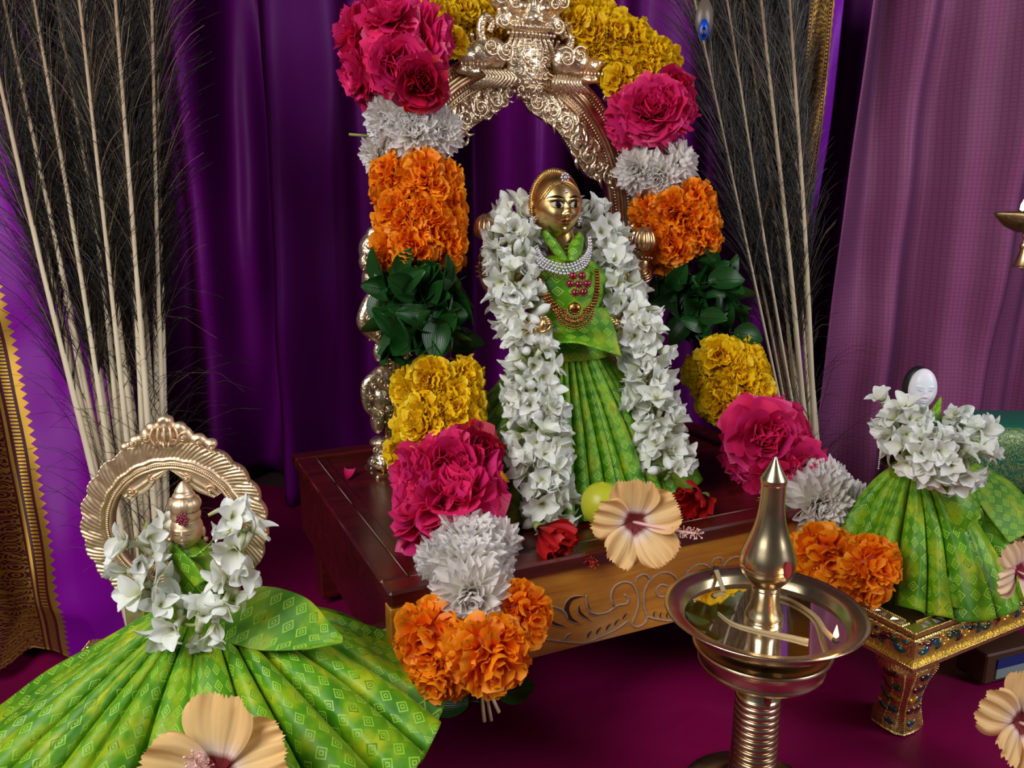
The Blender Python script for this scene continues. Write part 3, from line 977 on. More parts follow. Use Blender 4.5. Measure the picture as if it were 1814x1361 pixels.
# necklace-like sweep under the lion face and the two volutes
cx, cz = al(925, 42)
mb = MB()
for i in range(9):
    x_ = (i - 4) * 0.0046
    tube(mb, catmull([(cx + x_ * 0.8, -0.014, cz - 0.006), (cx + x_ * 1.2, -0.017, cz - 0.022), (cx + x_ * 1.7, -0.01, cz - 0.038)], 14), 0.0019, 6)
    for q in catmull([(cx + x_ * 0.8, -0.017, cz - 0.006), (cx + x_ * 1.2, -0.02, cz - 0.022), (cx + x_ * 1.7, -0.013, cz - 0.038)], 12):
        ball(mb, q, 0.0009, 5, 3)
for sg in (1, -1):
    P = catmull([(cx + sg * 0.014, -0.006, cz - 0.02), (cx + sg * 0.026, -0.009, cz - 0.03), (cx + sg * 0.040, -0.01, cz - 0.027), (cx + sg * 0.047, -0.01, cz - 0.012),
                 (cx + sg * 0.043, -0.01, cz + 0.001), (cx + sg * 0.036, -0.011, cz - 0.004), (cx + sg * 0.039, -0.012, cz - 0.012)], 40)
    tube(mb, P, np.linspace(0.006, 0.0032, 40), 8)
    for i in range(0, 40, 2):
        ball(mb, P[i] + np.array([0, -0.005, 0]), 0.0017, 6, 4)
mb.obj('volutes', M['arch'], arch)
mb = MB()
K = lambda x_, y_, z_: (cx + x_, -0.012 + y_, cz + z_)
blobs(mb, [(K(0, 0, 0.012), (0.03, 0.014, 0.018)), (K(0, -0.010, 0.002), (0.0075, 0.008, 0.006)), (K(0, -0.009, 0.012), (0.0035, 0.007, 0.009)), (K(-.0115, -0.013, 0.0095), (0.0052, 0.005, 0.0048)), (K(.0115, -0.013, 0.0095), (0.0052, 0.005, 0.0048)), (K(0.0, -0.003, -0.006), (0.022, 0.010, 0.007)),
           (K(-0.017, -0.007, 0.012), (0.008, 0.007, 0.007)), (K(0.017, -0.007, 0.012), (0.008, 0.007, 0.007)),
           (K(-0.03, 0, 0.018), (0.010, 0.008, 0.010)), (K(0.03, 0, 0.018), (0.010, 0.008, 0.010)), (K(-0.026, -0.002, 0), (0.009, 0.007, 0.009)), (K(0.026, -0.002, 0), (0.009, 0.007, 0.009)),
           (K(-0.02, 0, 0.036), (0.006, 0.005, 0.014)), (K(0.02, 0, 0.036), (0.006, 0.005, 0.014)), (K(0, 0, 0.038), (0.012, 0.008, 0.012)),
           (K(-0.006, -0.013, 0.0), (0.0045, 0.004, 0.004)), (K(0.006, -0.013, 0.0), (0.0045, 0.004, 0.004))])
lf = merged(mb.obj('lion_face', M['arch'], arch), 0.0014)
mb = MB()
for i in range(13):
    x_ = (i - 6) * 0.0034
    ball(mb, K(x_, -0.012 + 4 * x_ * x_, -0.0065), (0.0017, 0.002, 0.0027), 6, 4)
    ball(mb, K(x_ * 1.15, -0.010 + 4 * x_ * x_, -0.0125), (0.0018, 0.002, 0.0018), 6, 4)
for sg in (1, -1):
    for q_ in (0, 1):
        tube(mb, catmull([K(sg * .004, -.015, .013 + .004 * q_), K(sg * .011, -.017, .018 + .004 * q_), K(sg * .019, -.012, .012 + .005 * q_)], 12), [.0008, .0012, .0016, .0018, .0018, .0018, .0018, .0018, .0016, .0014, .0012, .0008], 6)
    tube(mb, catmull([K(sg * .002, -.018, -.001), K(sg * .009, -.017, -.003), K(sg * .018, -.012, .001)], 12), .0013, 6)
    spiral(mb, (cx + sg * 0.021, cz + 0.013), 0.0065, 1.2, 0, 0.0013, sg, y=-0.0265)
    spiral(mb, (cx + sg * 0.031, cz + 0.018), 0.008, 1.6, 2, 0.0015, -sg, y=-0.021)
    spiral(mb, (cx + sg * 0.028, cz - 0.003), 0.007, 1.6, 4, 0.0014, sg, y=-0.019)
    for j in range(4):
        tube(mb, catmull([K(sg * 0.004, -0.012, 0.014 + j * 0.003), K(sg * 0.014, -0.012, 0.021 + j * 0.003), K(sg * 0.026, -0.008, 0.024 + j * 0.004)], 10), 0.0011, 5)
mb.obj('lion_curls', M['arch'], lf)

# beast figures on the outside of both columns
for sg in (-1, 1):
    for (zz, kind) in ((0.205, 0), (0.150, 1), (0.075, 2), (0.012, 3)):
        bx = sg * (HW + 0.021)
        mb = MB(); g = lambda x_, y_, z_: (bx + sg * x_, -0.004 + y_, zz + z_)
        if kind == 0:      # lion head with curled mane
            blobs(mb, [(g(0, 0, 0.01), (0.013, 0.012, 0.016)), (g(0.004, -0.006, 0.0), (0.011, 0.009, 0.011)), (g(0.002, -0.003, -0.016), (0.010, 0.010, 0.014)), (g(-0.004, 0, 0.026), (0.009, 0.008, 0.006)), (g(-0.003, 0, -0.03), (0.006, 0.007, 0.008))])
        elif kind == 1:    # curling trunk
            P = catmull([g(-0.01, 0, 0.03), g(0.004, -0.002, 0.018), g(0.012, -0.003, 0.0), (g(0.004, -0.003, -0.012)), g(-0.006, 0, -0.018)], 30)
            tube(mb, P, np.linspace(0.008, 0.005, 30), 10); blobs(mb, [(g(-0.004, -0.002, -0.004), (0.010, 0.008, 0.012)), (g(-0.002, 0, -0.03), (0.005, 0.005, 0.01))])
        elif kind == 2:    # crouching elephant
            blobs(mb, [(g(-0.004, -0.002, 0.02), (0.011, 0.010, 0.012)), (g(-0.002, 0, 0.0), (0.010, 0.011, 0.016)), (g(0.002, -0.003, -0.02), (0.007, 0.008, 0.014))])
            P = catmull([g(0.002, -0.006, 0.024), g(0.013, -0.008, 0.016), g(0.013, -0.008, -0.004), g(0.006, -0.008, -0.014)], 24)
            tube(mb, P, np.linspace(0.006, 0.003, 24), 10)
        else:
            blobs(mb, [(g(-0.004, 0, 0.02), (0.014, 0.012, 0.006)), (g(-0.004, 0, 0.008), (0.010, 0.010, 0.010)), (g(-0.004, 0, 0.0), (0.017, 0.014, 0.008))])
        fg = merged(mb.obj('beast_figure', M['arch'], arch), 0.0015)
        mb = MB()
        for i in range(7):
            a = i * 0.8
            spiral(mb, (bx + sg * 0.009 * math.cos(a), zz + 0.004 + 0.015 * math.sin(a)), 0.0034, 1.3, a, 0.0010, 1, y=-0.0165 if kind < 3 else -0.014)
        for i in range(12):
            ball(mb, g(0.012 * math.cos(i * .55), -0.011, 0.02 * math.sin(i * .55) - 0.002), 0.0013, 6, 4)
        mb.obj('beast_curls', M['arch'], fg)
for sg in (-1, 1):
    mb = MB()
    box(mb, (sg * HW - 0.03, -0.022, -0.006), (sg * HW + 0.03, 0.022, 0.004), 0.002)
    box(mb, (sg * HW - 0.023, -0.017, 0.004), (sg * HW + 0.023, 0.017, 0.012), 0.002)
    mb.obj('arch_foot', M['arch_plain'], arch, False)

# ------------------------------------------------------------------ heads
def gs(a, a0, s, b, b0, t):
    return np.exp(-((a - a0) / s) ** 2 - ((b - b0) / t) ** 2)


def face_d(x, z, eye=1.0):
    ax = np.abs(x)
    d = 0.09 * gs(x, 0, .075, z, -.06, .17) + 0.15 * gs(x, 0, .085, z, -.25, .075) + 0.075 * gs(ax, .10, .05, z, -.28, .05)
    d += -0.075 * gs(ax, .29, .15, z, .03, .10) + 0.08 * gs(ax, .29, .12, z, .03, .07) * eye + 0.05 * gs(ax, .3, .2, z, .20, .05)
    d += 0.05 * gs(ax, .38, .17, z, -.3, .16) + 0.085 * gs(x, 0, .15, z, -.45, .04) + 0.085 * gs(x, 0, .12, z, -.55, .045)
    d += -0.06 * gs(x, 0, .2, z, -.497, .018) - 0.03 * gs(x, 0, .15, z, -.63, .04) + 0.09 * gs(x, 0, .16, z, -.79, .11)
    d += 0.03 * gs(ax, .17, .05, z, -.5, .05)
    return d


AX, AYH = .78, .82


def jaw(z):
    return 1 - 0.26 * np.clip((-z - .15) / .85, 0, 1) ** 1.5


def fsurf(x, z):
    xx = x / (AX * jaw(z))
    y0 = -AYH * np.sqrt(np.clip(1 - xx ** 2 - z ** 2, 0.001, 1))
    w = np.clip(-y0 / AYH * 2, 0, 1); w = w * w * (3 - 2 * w)
    return y0 - face_d(x, z) * w


def head_mesh(k=150, m=110, scale=1.0, hair=None):
    t = np.linspace(-PI, PI, k, endpoint=False)
    ph = t - 0.55 * np.sin(t)
    th = np.linspace(0.0, PI, m)
    TH, PHI = np.meshgrid(th, ph, indexing='ij')
    z = np.cos(TH); jx = jaw(z)
    x = AX * jx * np.sin(TH) * np.sin(PHI); y = -AYH * np.sin(TH) * np.cos(PHI)
    if hair is None:
        w = np.clip(-y / AYH * 2, 0, 1); w = w * w * (3 - 2 * w)
        y = y - face_d(x, z) * w
    else:
        hl = 0.72 - 1.3 * np.abs(x) ** 2.1
        out = (z > hl) | (y > 0.08)
        s = np.where(out, hair, 0.93)
        x, y, z = x * s, y * s, z * s
    return np.stack([x, y, z], -1), grid_faces(m, k, False, True)


def eye_parts(mb, sg, dy, w, h, cx=.29, cz=.03, nx=13, nz=7, bend=0.0):
    s = np.linspace(-1, 1, nx); t = np.linspace(-1, 1, nz)
    S, T = np.meshgrid(s, t, indexing='ij')
    x = sg * cx + w * S; z = cz + h * T * np.clip(1 - S ** 2, 0, 1) ** 0.6 + bend * (1 - S ** 2) + 0.02 * S * sg
    mb.add(np.stack([x, fsurf(x, z) - dy, z], -1), grid_faces(nx, nz))


def tf(mb, Mx):
    """apply a 4x4 to everything collected"""
    A = np.array(Mx)
    mb.v = [v @ A[:3, :3].T + A[:3, 3] for v in mb.v]
    return mb


# ------------------------------------------------------------------ pleated skirts
def skirt(name, parent, c, r0, hem, z0, z1, n, amp, seed, p=1.0, q=1.0, k=720, m=60, arc=(0, 2 * PI), zwave=0.0, mat=None, dense=0.0, sag=0.0):
    r = np.random.default_rng(seed)
    th = np.linspace(arc[0], arc[1], k, endpoint=True)
    s = np.linspace(0, 1, m)
    S, TH = np.meshgrid(s, th, indexing='ij')
    wob = r.uniform(0, 6, 4)
    ph = n * (TH + dense * np.sin(2 * TH + 1.57)) + 1.6 * np.sin(2.3 * TH + wob[0]) + 1.3 * np.sin(5.1 * TH + wob[1]) + 0.7 * np.sin(11 * TH + wob[3]) + 1.3 * S * np.sin(3 * TH + wob[2]) + 0.5 * np.sin(4 * S + 7 * TH)
    a = (ph / (2 * PI)) % 1.0
    fold = np.where(a < 0.78, np.sin(a / 0.78 * PI) ** 0.55, -1.1 * np.sin((a - 0.78) / 0.22 * PI))
    fl = np.floor(ph / (2 * PI)).astype(int)
    am = (0.35 + 1.25 * r.random(400) ** 1.3)[np.clip(fl + 200, 0, 399)]
    R = r0 + (hem(TH) - r0) * S ** p
    gather = 0.18 + 0.82 * S ** 0.8
    off = amp * (fold * am * gather + 0.10 * np.sin(37 * TH + 9 * S + wob[0]) * S + 0.16 * np.sin(13 * TH - 7 * S + wob[1]) * np.sin(6 * S + wob[2]) * S)
    z1v = z1(TH) if callable(z1) else z1
    zz = z0 - (z0 - z1v) * (S ** q)
    slope = np.clip(np.abs((z0 - z1v)) / (hem(TH) - r0 + 1e-6), 0, 3)
    hn = 1 / np.sqrt(1 + slope ** 2)
    R2 = R + off * slope * hn
    z = zz + off * hn + zwave * np.sin(5 * TH + wob[3]) * S ** 3 + sag * np.sin(PI * S)
    X = c[0] + R2 * np.sin(TH); Y = c[1] - R2 * np.cos(TH)
    V = np.stack([X, Y, z], -1)
    dv = np.linalg.norm(np.diff(V, axis=0), axis=-1).mean(1); v = np.concatenate([[0], np.cumsum(dv)])
    du = np.linalg.norm(np.diff(V[int(m * .7)], axis=0), axis=-1); u = np.concatenate([[0], np.cumsum(du)])
    uv = np.stack(np.meshgrid(v, u, indexing='ij')[::-1], -1)
    o = MB().add(V.reshape(-1, 3), grid_faces(m, k), uv.reshape(-1, 2)).obj(name, mat or M['brocade'], parent)
    return solid(o, 0.0007)


def cloth(name, parent, ctrl, nu=40, nv=40, wr=0.0008, seed=0, inv=None, mat=None):
    if inv is not None:
        ctrl = [[inv @ Vector(p) for p in row] for row in ctrl]
    v, f, uv = patch(ctrl, nu, nv, wr, seed)
    o = MB().add(v, f, uv).obj(name, mat or M['brocade'], parent)
    return solid(o, 0.0008)


def loft(mb, secs, k=32):
    V = []
    for (cx, cy, z, hx, hy) in secs:
        a = np.linspace(0, 2 * PI, k, endpoint=False)
        V.append(np.stack([cx + hx * np.cos(a), cy + hy * np.sin(a), np.full(k, z)], -1))
    V = np.array(V)
    uv = np.stack([np.broadcast_to(np.linspace(0, 0.14, k)[None], V.shape[:2]), V[..., 2]], -1)
    mb.add(V, grid_faces(len(secs), k, False, True) + [tuple(range(k))[::-1], tuple((len(secs) - 1) * k + j for j in range(k))], uv.reshape(-1, 2))
    return mb


def hand(mb, c, fdir, pdir, s, curl=0.8):
    """palm plus five fingers; fdir along the hand, pdir out of the palm; s = palm length"""
    c = np.array(c, float); f = nrmz(np.array(fdir, float)); p = nrmz(np.array(pdir, float) - f * np.dot(pdir, f)); w = np.cross(f, p)
    Mx = np.stack([w, p, f], 1)
    ball(mb, c + f * s * .5, (s * .42, s * .2, s * .58), 12, 9, 0, Mx)
    for i, ln in enumerate((0.8, 0.95, 1.0, 0.9)):
        b = c + f * s * .85 + w * s * (-.33 + .22 * i)
        P = [b]; a = 0.2
        d = f
        for j in range(3):
            a += curl * .9
            d = f * math.cos(a) + p * math.sin(a)
            P.append(P[-1] + d * s * ln * (.38, .28, .22)[j])
        tube(mb, catmull(P, 10), np.linspace(.115, .075, 10) * s, 7)
    b = c + f * s * .25 - w * s * .34
    P = [b, b - w * s * .2 + f * s * .25 + p * s * .15, b - w * s * .1 + f * s * .5 + p * s * .35, b + w * s * .05 + f * s * .65 + p * s * .45]
    tube(mb, catmull(P, 10), np.linspace(.14, .09, 10) * s, 7)


# ------------------------------------------------------------------ main deity
DC = A0 + Rm @ Vector((0.222, 0.150, 0)); DZ = PH - 0.006
DY = math.radians(27)
Rd = Matrix.Rotation(DY, 3, 'Z')
deity = thing('deity_figure', 'largest brass goddess figure in green brocade, standing on the wooden platform under the arch', 'figurine', (DC.x, DC.y, DZ), DY)
Md = Matrix.Translation((DC.x, DC.y, DZ)) @ Rd.to_4x4()
Mi = Md.inverted()


def LD(px, py, f):
    return Mi @ PF(px, py, f)


hc = LD(984, 366, 0.745)
HS = 0.0275
yaw_extra = math.radians(-4)
Mh = Matrix.Translation(hc) @ Matrix.Rotation(yaw_extra, 4, 'Z') @ Matrix.Rotation(math.radians(-3), 4, 'X') @ Matrix.Diagonal((HS, HS, HS, 1))
v, f = head_mesh()
head = tf(MB().add(v, f), Mh).obj('head', M['idol'], deity)
v, f = head_mesh(140, 90, hair=1.05)
tf(MB().add(v, f), Mh).obj('hair', metal_mat('brown_gold_hair', hexc(205, 160, 98), hexc(165, 118, 68), 0.38, 60, 0.15, False), head)
mb = MB()
a = np.linspace(-0.25, PI + 0.25, 240)
P = np.stack([0.80 * np.cos(a), 0.02 + 0.05 * np.sin(a), 0.06 + 1.0 * np.sin(a)], -1)
tube(mb, P, 0.095 + 0.035 * np.sin(np.arange(240) * 1.3), 10)
xs_ = np.linspace(-.64, .64, 60); zs_ = .72 - 1.3 * np.abs(xs_) ** 2.1
P2 = np.stack([xs_, fsurf(xs_, zs_) - .025, zs_], -1)
tube(mb, P2, 0.03, 6)
tf(mb, Mh).obj('hair_rim', M['idol'], head)
for sg in (-1, 1):
    mb = MB()
    ball(mb, (sg * .76, .05, .0), (.07, .14, .24), 12, 10); ball(mb, (sg * .80, .03, -.2), (.06, .09, .10), 10, 8)
    P = np.array([(sg * .82, .05 + .13 * math.cos(t_), .02 + .22 * math.sin(t_)) for t_ in np.linspace(-1.5, 3.6, 24)])
    tube(mb, P, 0.03, 6)
    tf(mb, Mh).obj('ear', M['idol'], head)
    mb = MB()
    ball(mb, (sg * .80, -.02, -.40), .085, 8, 6)
    for j in range(7):
        ball(mb, (sg * .80 + .09 * math.cos(j * .9), -.04, -.40 + .09 * math.sin(j * .9)), .04, 6, 5)
    ball(mb, (sg * .80, -.02, -.56), (.05, .05, .07), 8, 6)
    tf(mb, Mh).obj('earring', M['diamond'], head)
    mb = MB(); eye_parts(mb, sg, .008, .20, .10, cx=.305); tf(mb, Mh).obj('eye', M['eyewhite'], head)
    mb = MB(); eye_parts(mb, sg, .016, .092, .094, cx=.305 + .03 * sg, nx=9); tf(mb, Mh).obj('pupil', M['black'], head)
    for (h_, cz_, w_, bd_) in ((.018, .075, .225, .065), (.009, -.022, .19, -.04)):
        mb = MB(); eye_parts(mb, sg, .018, w_, h_, cz=cz_, bend=bd_, nz=3); tf(mb, Mh).obj('eye_line', M['black'], head)
    mb = MB(); eye_parts(mb, sg, .016, .27, .030, cx=.32, cz=.20, bend=.085, nz=3, nx=17); tf(mb, Mh).obj('eyebrow', M['black'], head)
mb = MB()
for (cz_, w_, h_) in ((-.452, .185, .040), (-.548, .155, .046)):
    eye_parts(mb, 0, .006, w_, h_, cx=0, cz=cz_)
tf(mb, Mh).obj('lips', M['lip'], head)
mb = MB()
for (x_, z_, r_) in ((0, .84, .065),):
    yy = float(fsurf(np.array(0.0), np.array(.7))) - .06
    ball(mb, (0, yy - .08, z_), r_, 8, 6)
    for j in range(8):
        ball(mb, (.12 * math.cos(j * PI / 4), yy - .05, z_ + .12 * math.sin(j * PI / 4)), .045, 6, 5)
for j in range(8):
    a_ = j * PI / 4
    ball(mb, (.05 * math.cos(a_), float(fsurf(np.array(.05 * math.cos(a_)), np.array(.4))) - .02, .40 + .09 * math.sin(a_)), .024, 6, 5)
ball(mb, (0, float(fsurf(np.array(0.0), np.array(.4))) - .03, .41), (.035, .03, .055), 8, 6)
ball(mb, (.11, float(fsurf(np.array(.11), np.array(-.27))) - .02, -.27), .022, 6, 5)
tf(mb, Mh).obj('forehead_jewel', M['diamond'], head)

nk = LD(1003, 452, 0.752)
mb = MB(); tube(mb, catmull([tuple(hc + Vector((0, .004, -.016))), tuple((hc + nk) / 2 + Vector((0, .002, -.004))), tuple(nk + Vector((0, 0, -.012)))], 14), np.linspace(.0125, .013, 14), 20)
for j in range(3):
    lathe(mb, [(0.0128, -.001), (0.0142, 0), (0.0128, .001)], 24, tuple(nk + Vector((0, 0, .003 + .0035 * j))))
mb.obj('neck', M['idol'], deity)
tx, ty, tz = nk
secs = [(tx, ty + .003, tz - .088, .050, .040), (tx, ty + .002, tz - .080, .046, .036), (tx, ty, tz - .066, .034, .026), (tx, ty, tz - .050, .034, .026), (tx, ty, tz - .035, .038, .030), (tx, ty, tz - .020, .040, .029),
        (tx, ty + .001, tz - .010, .034, .024), (tx, ty + .001, tz - .003, .022, .018), (tx, ty + .001, tz + .001, .0135, .0135)]
loft(mb := MB(), secs, 40); mb.obj('bodice', M['brocade'], deity)
# collar ends crossing at the throat, and the pointed front cloth
cloth('collar', deity, [[PF(957, 412, .735), PF(966, 408, .728), PF(975, 416, .73)], [PF(972, 436, .728), PF(984, 432, .722), PF(992, 436, .726)], [PF(992, 462, .722), PF(1000, 462, .718), PF(1007, 462, .722)]], 16, 8, 0, 0, Mi)
cloth('collar', deity, [[PF(1022, 414, .745), PF(1028, 412, .74), PF(1034, 420, .745)], [PF(1008, 436, .732), PF(1020, 436, .728), PF(1032, 440, .734)], [PF(1006, 462, .725), PF(1014, 462, .722), PF(1024, 464, .726)]], 16, 8, 0, 0, Mi)
cloth('front_drape', deity, [[PF(x_, 545, .712 + abs(x_ - 1015) * .0002) for x_ in (960, 990, 1020, 1050, 1075)],
                             [PF(x_, 580, .703 + abs(x_ - 1020) * .0002) for x_ in (955, 988, 1022, 1058, 1088)],
                             [PF(962, 600, .70), PF(990, 607, .692), PF(1025, 608, .69), PF(1064, 620, .694), PF(1100, 632, .708)]], 30, 40, .0007, 4, Mi)
hem = lambda t: 1 / np.sqrt((np.sin(t) / .142) ** 2 + (np.cos(t) / np.where(np.cos(t) > 0, .094, .07)) ** 2)
skirt('skirt', deity, (tx, ty + .002), .024, hem, tz - .070, 0.001, 34, .0058, 4, p=1.0, q=0.82, dense=0.22, sag=0.014)
# arms: two lowered at the front, two raised behind
for (pts, rad, hd, pal, cn) in (
        ([(925, 478, .745), (898, 520, .73), (905, 566, .705), (952, 590, .685)], .011, (0.3, -.5, .9), (1, -.2, .2), 'f'),
        ([(1082, 480, .79), (1112, 520, .78), (1112, 566, .755), (1088, 588, .735)], .011, (-.3, -.5, .9), (-1, -.2, .2), 'f'),
        ([(930, 480, .765), (890, 515, .765), (866, 500, .76), (858, 462, .76)], .010, (-.1, -.1, 1), (.3, -1, 0), 'b'),
        ([(1080, 484, .81), (1118, 515, .815), (1136, 500, .81), (1136, 480, .805)], .010, (.1, -.1, 1), (-.3, -1, 0), 'b')):
    P = catmull([tuple(LD(*q)) for q in pts], 30)
    mb = MB(); tube(mb, P, np.linspace(rad, rad * .62, 30), 14)
    for i in (23, 25, 27):
        T_ = nrmz(P[i + 1] - P[i]); ring = MB()
        N1 = nrmz(np.cross(T_, [0, 0.3, 1])); N2 = np.cross(T_, N1)
        q = np.array([P[i] + (rad * .82) * (math.cos(b) * N1 + math.sin(b) * N2) for b in np.linspace(0, 2 * PI, 20)])
        tube(mb, q, .0013, 6)
    hand(mb, P[-1] - nrmz(P[-1] - P[-2]) * .002, hd, pal, .0135, 1.0 if cn == 'f' else .6)
    mb.obj('arm', M['idol'] if cn == 'f' else M['arch_plain'], deity)
    if cn == 'b':
        mb = MB(); e = P[-1] + np.array([0, -.003, .019])
        for j in range(9):
            a_ = j * 2 * PI / 9
            q = catmull([e, e + np.array([.007 * math.cos(a_), .007 * math.sin(a_), .006]), e + np.array([.006 * math.cos(a_), .006 * math.sin(a_), .016]), e + np.array([.0015 * math.cos(a_), .0015 * math.sin(a_), .022])], 10)
            tube(mb, q, np.array([.002, .003, .0036, .004, .0038, .0034, .003, .0022, .0014, .0006]), 6)
        mb.obj('lotus_bud', M['arch_plain'], deity)


# necklaces are things of their own
def bead_row(mb, P, step, r, k=7, m=5, jit=0):
    P = catmull(P, 500)
    L = np.concatenate([[0], np.cumsum(np.linalg.norm(np.diff(P, axis=0), axis=1))])
    for s in np.arange(0, L[-1], step):
        ball(mb, P[min(np.searchsorted(L, s), 499)], r, k, m)


nl = thing('stone_necklace', 'collar necklace of sparkling clear stones at the throat of the largest figure', 'necklace', tuple(PF(1000, 470, .715)))
Mn = Matrix.Translation(nl.location).inverted()
for i in range(4):
    mb = MB(); s = i * 5.5
    row = [(952 - s * .4, 436 + s * .3, .735), (962 - s * .3, 456 + s * .8, .719 - i * .0006), (985, 466 + s * 1.0, .709 - i * .0010), (1010, 468 + s * 1.0, .711 - i * .001), (1033 + s * .3, 456 + s * .8, .721), (1043 + s * .2, 438 + s * .2, .736), (1042 + s * .15, 420, .744)]
    bead_row(mb, [tuple(PF(*q) - nl.location) for q in row], .0034, .00165 if i % 2 else .0013)
    tag(mb.obj('stone_row', M['diamond'], nl), kind='stuff')
mb = MB(); bead_row(mb, [tuple(PF(*q) - nl.location) for q in [(950, 448, .737), (960, 474, .717), (984, 490, .706), (1010, 493, .708), (1038, 476, .72), (1050, 440, .742)]], .003, .001)
mb.obj('gold_edge', M['antique'], nl)

pn = thing('pendant_necklace', 'antique gold necklace with ruby cluster and round fringed pendant on the largest figure', 'necklace', tuple(PF(1015, 560, .69)))
g = lambda px, py, f: tuple(PF(px, py, f) - pn.location)
mb = MB()
for o_ in (0, 7, 13):
    bead_row(mb, [g(950 - o_ * .3, 470, .730), g(962 - o_ * .6, 500, .715), g(978 - o_ * .7, 532 + o_ * .4, .701), g(998 - o_ * .3, 553 + o_ * .5, .693)], .0034, .0017)
    bead_row(mb, [g(1056 + o_ * .2, 480, .733), g(1056 + o_ * .3, 510, .718), g(1050 + o_ * .4, 535, .706), g(1036 + o_ * .3, 552 + o_ * .3, .697)], .0034, .0017)
mb.obj('bead_chain', M['antique'], pn)
mb = MB()
c = np.array(g(1018, 548, .688))
dpx = .69 / 1500 * 1.2
ball(mb, c + [0, .002, 0], (.0055, .003, .0055), 16, 8)
for (r_, n_, s_) in ((7, 7, 2.2), (13, 12, 2.4), (19, 16, 2.2), (25, 21, 2.4)):
    for j in range(n_):
        a_ = -PI * (.02 + .96 * j / (n_ - 1))
        ball(mb, c + np.array([r_ * dpx * 1.05 * math.cos(a_), -.001, r_ * dpx * math.sin(a_)]), s_ * dpx * .9, 6, 5)
for j in range(21):
    a_ = -PI * (.02 + .96 * j / 20)
    tube(mb, [c + np.array([14 * dpx * math.cos(a_), -.001, 14 * dpx * math.sin(a_)]), c + np.array([23 * dpx * math.cos(a_), -.0015, 23 * dpx * math.sin(a_)])], .0007, 5)
    ball(mb, c + np.array([29 * dpx * math.cos(a_), -.0008, 29 * dpx * math.sin(a_)]), 1.8 * dpx, 6, 5)
mb.obj('fringed_pendant', M['antique'], pn)
for (px, py) in ((1015, 489), (1031, 489), (1010, 503), (1025, 504), (1040, 503), (1019, 519), (1034, 518)):
    q = np.array(g(px, py, .7025 - (py - 489) * .0001))
    mb = MB(); ball(mb, q, (.0030, .0022, .0030), 10, 8); mb.obj('ruby', M['ruby'], pn)
    mb = MB()
    for j in range(9):
        ball(mb, q + np.array([.0034 * math.cos(j * .7), .0008, .0034 * math.sin(j * .7)]), .0008, 5, 4)
    mb.obj('ruby_mount', M['antique'], pn)

# ------------------------------------------------------------------ small figure at the left, with its round arch
SC = PF(322, 1085, .482); SC.z = .096
sy = math.radians(-4)
Ms = Matrix.Translation(SC) @ Matrix.Rotation(sy, 4, 'Z'); Msi = Ms.inverted()
LS = lambda px, py, f: Msi @ PF(px, py, f)
small = thing('small_deity_figure', 'small gold faced figure with tall crown wearing spread green skirt, lower left', 'figurine', SC, sy)
fc = LS(331, 938, .470)
s_ = 0.0120
Mf = Matrix.Translation(fc) @ Matrix.Rotation(math.radians(9), 4, 'Z') @ Matrix.Diagonal((s_, s_, s_ * .98, 1))
v, f = head_mesh(110, 80)
sh = tf(MB().add(v, f), Mf).obj('head', M['small_gold'], small)
for sg in (-1, 1):
    mb = MB(); eye_parts(mb, sg, .012, .17, .012, bend=-.04, nz=3); tf(mb, Mf).obj('closed_eye', M['antique'], sh)
    mb = MB(); ball(mb, (sg * .78, .05, -.15), (.10, .16, .3), 10, 8); ball(mb, (sg * .86, 0, -.55), (.14, .12, .14), 10, 8); tf(mb, Mf).obj('ear', M['small_gold'], sh)
mb = MB(); ztop_ = LS(334, 858, .472).z - fc.z
prof = [(.0, .0068), (.0080, .0070), (.0086, .0082), (.0088, .0100), (.0080, .0115), (.0084, .0122)]
lathe(mb, [(r_, z_) for r_, z_ in prof], 40, tuple(fc))
lathe(mb, [(.0075, .0120), (.0086, .0150), (.0088, .0170), (.0078, .0195), (.0060, .0205)], 60, tuple(fc), 0, (24, .09))
lathe(mb, [(.006, .0203), (.0066, .0215), (.0058, .0228), (.0048, .0232), (.0052, .0243), (.0045, .0255), (.0028, .028), (.0012, .0298), (0, .0304)], 24, tuple(fc))
mb.obj('crown', M['small_gold'], sh)
mb = MB(); R_ = random.Random(2)
for j in range(26):
    a_ = j * 2.4; r_ = .0038 * math.sqrt(j / 26)
    ball(mb, (fc.x + .0028 + r_ * math.cos(a_) - .0002, fc.y - .0092 - .0006 * R_.random(), fc.z + .0098 + r_ * math.sin(a_)), .0009, 6, 4)
mb.obj('kumkum_mark', M['ruby'], sh)
zw = LS(322, 1088, .47).z
loft(mb := MB(), [(fc.x, fc.y + .004, zw - .004, .018, .014), (fc.x, fc.y + .004, zw + .010, .015, .012), (fc.x, fc.y + .004, zw + .022, .019, .013), (fc.x, fc.y + .003, fc.z - .018, .017, .011), (fc.x, fc.y + .002, fc.z - .010, .008, .008), (fc.x, fc.y + .002, fc.z - .006, .005, .005)], 30)
mb.obj('bodice', M['brocade'], small)
cloth('shoulder_wrap', small, [[PF(296, 965, .468), PF(306, 962, .464), PF(316, 974, .465)], [PF(312, 1000, .459), PF(335, 990, .452), PF(352, 1000, .458)], [PF(345, 1042, .452), PF(362, 1030, .446), PF(378, 1030, .452)]], 24, 14, .0008, 5, Msi)
cloth('shoulder_wrap', small, [[PF(378, 956, .47), PF(372, 964, .464), PF(362, 978, .464)], [PF(356, 978, .462), PF(346, 986, .458), PF(336, 992, .460)], [PF(330, 982, .463), PF(322, 984, .458), PF(312, 1000, .462)]], 20, 10, .0006, 6, Msi)
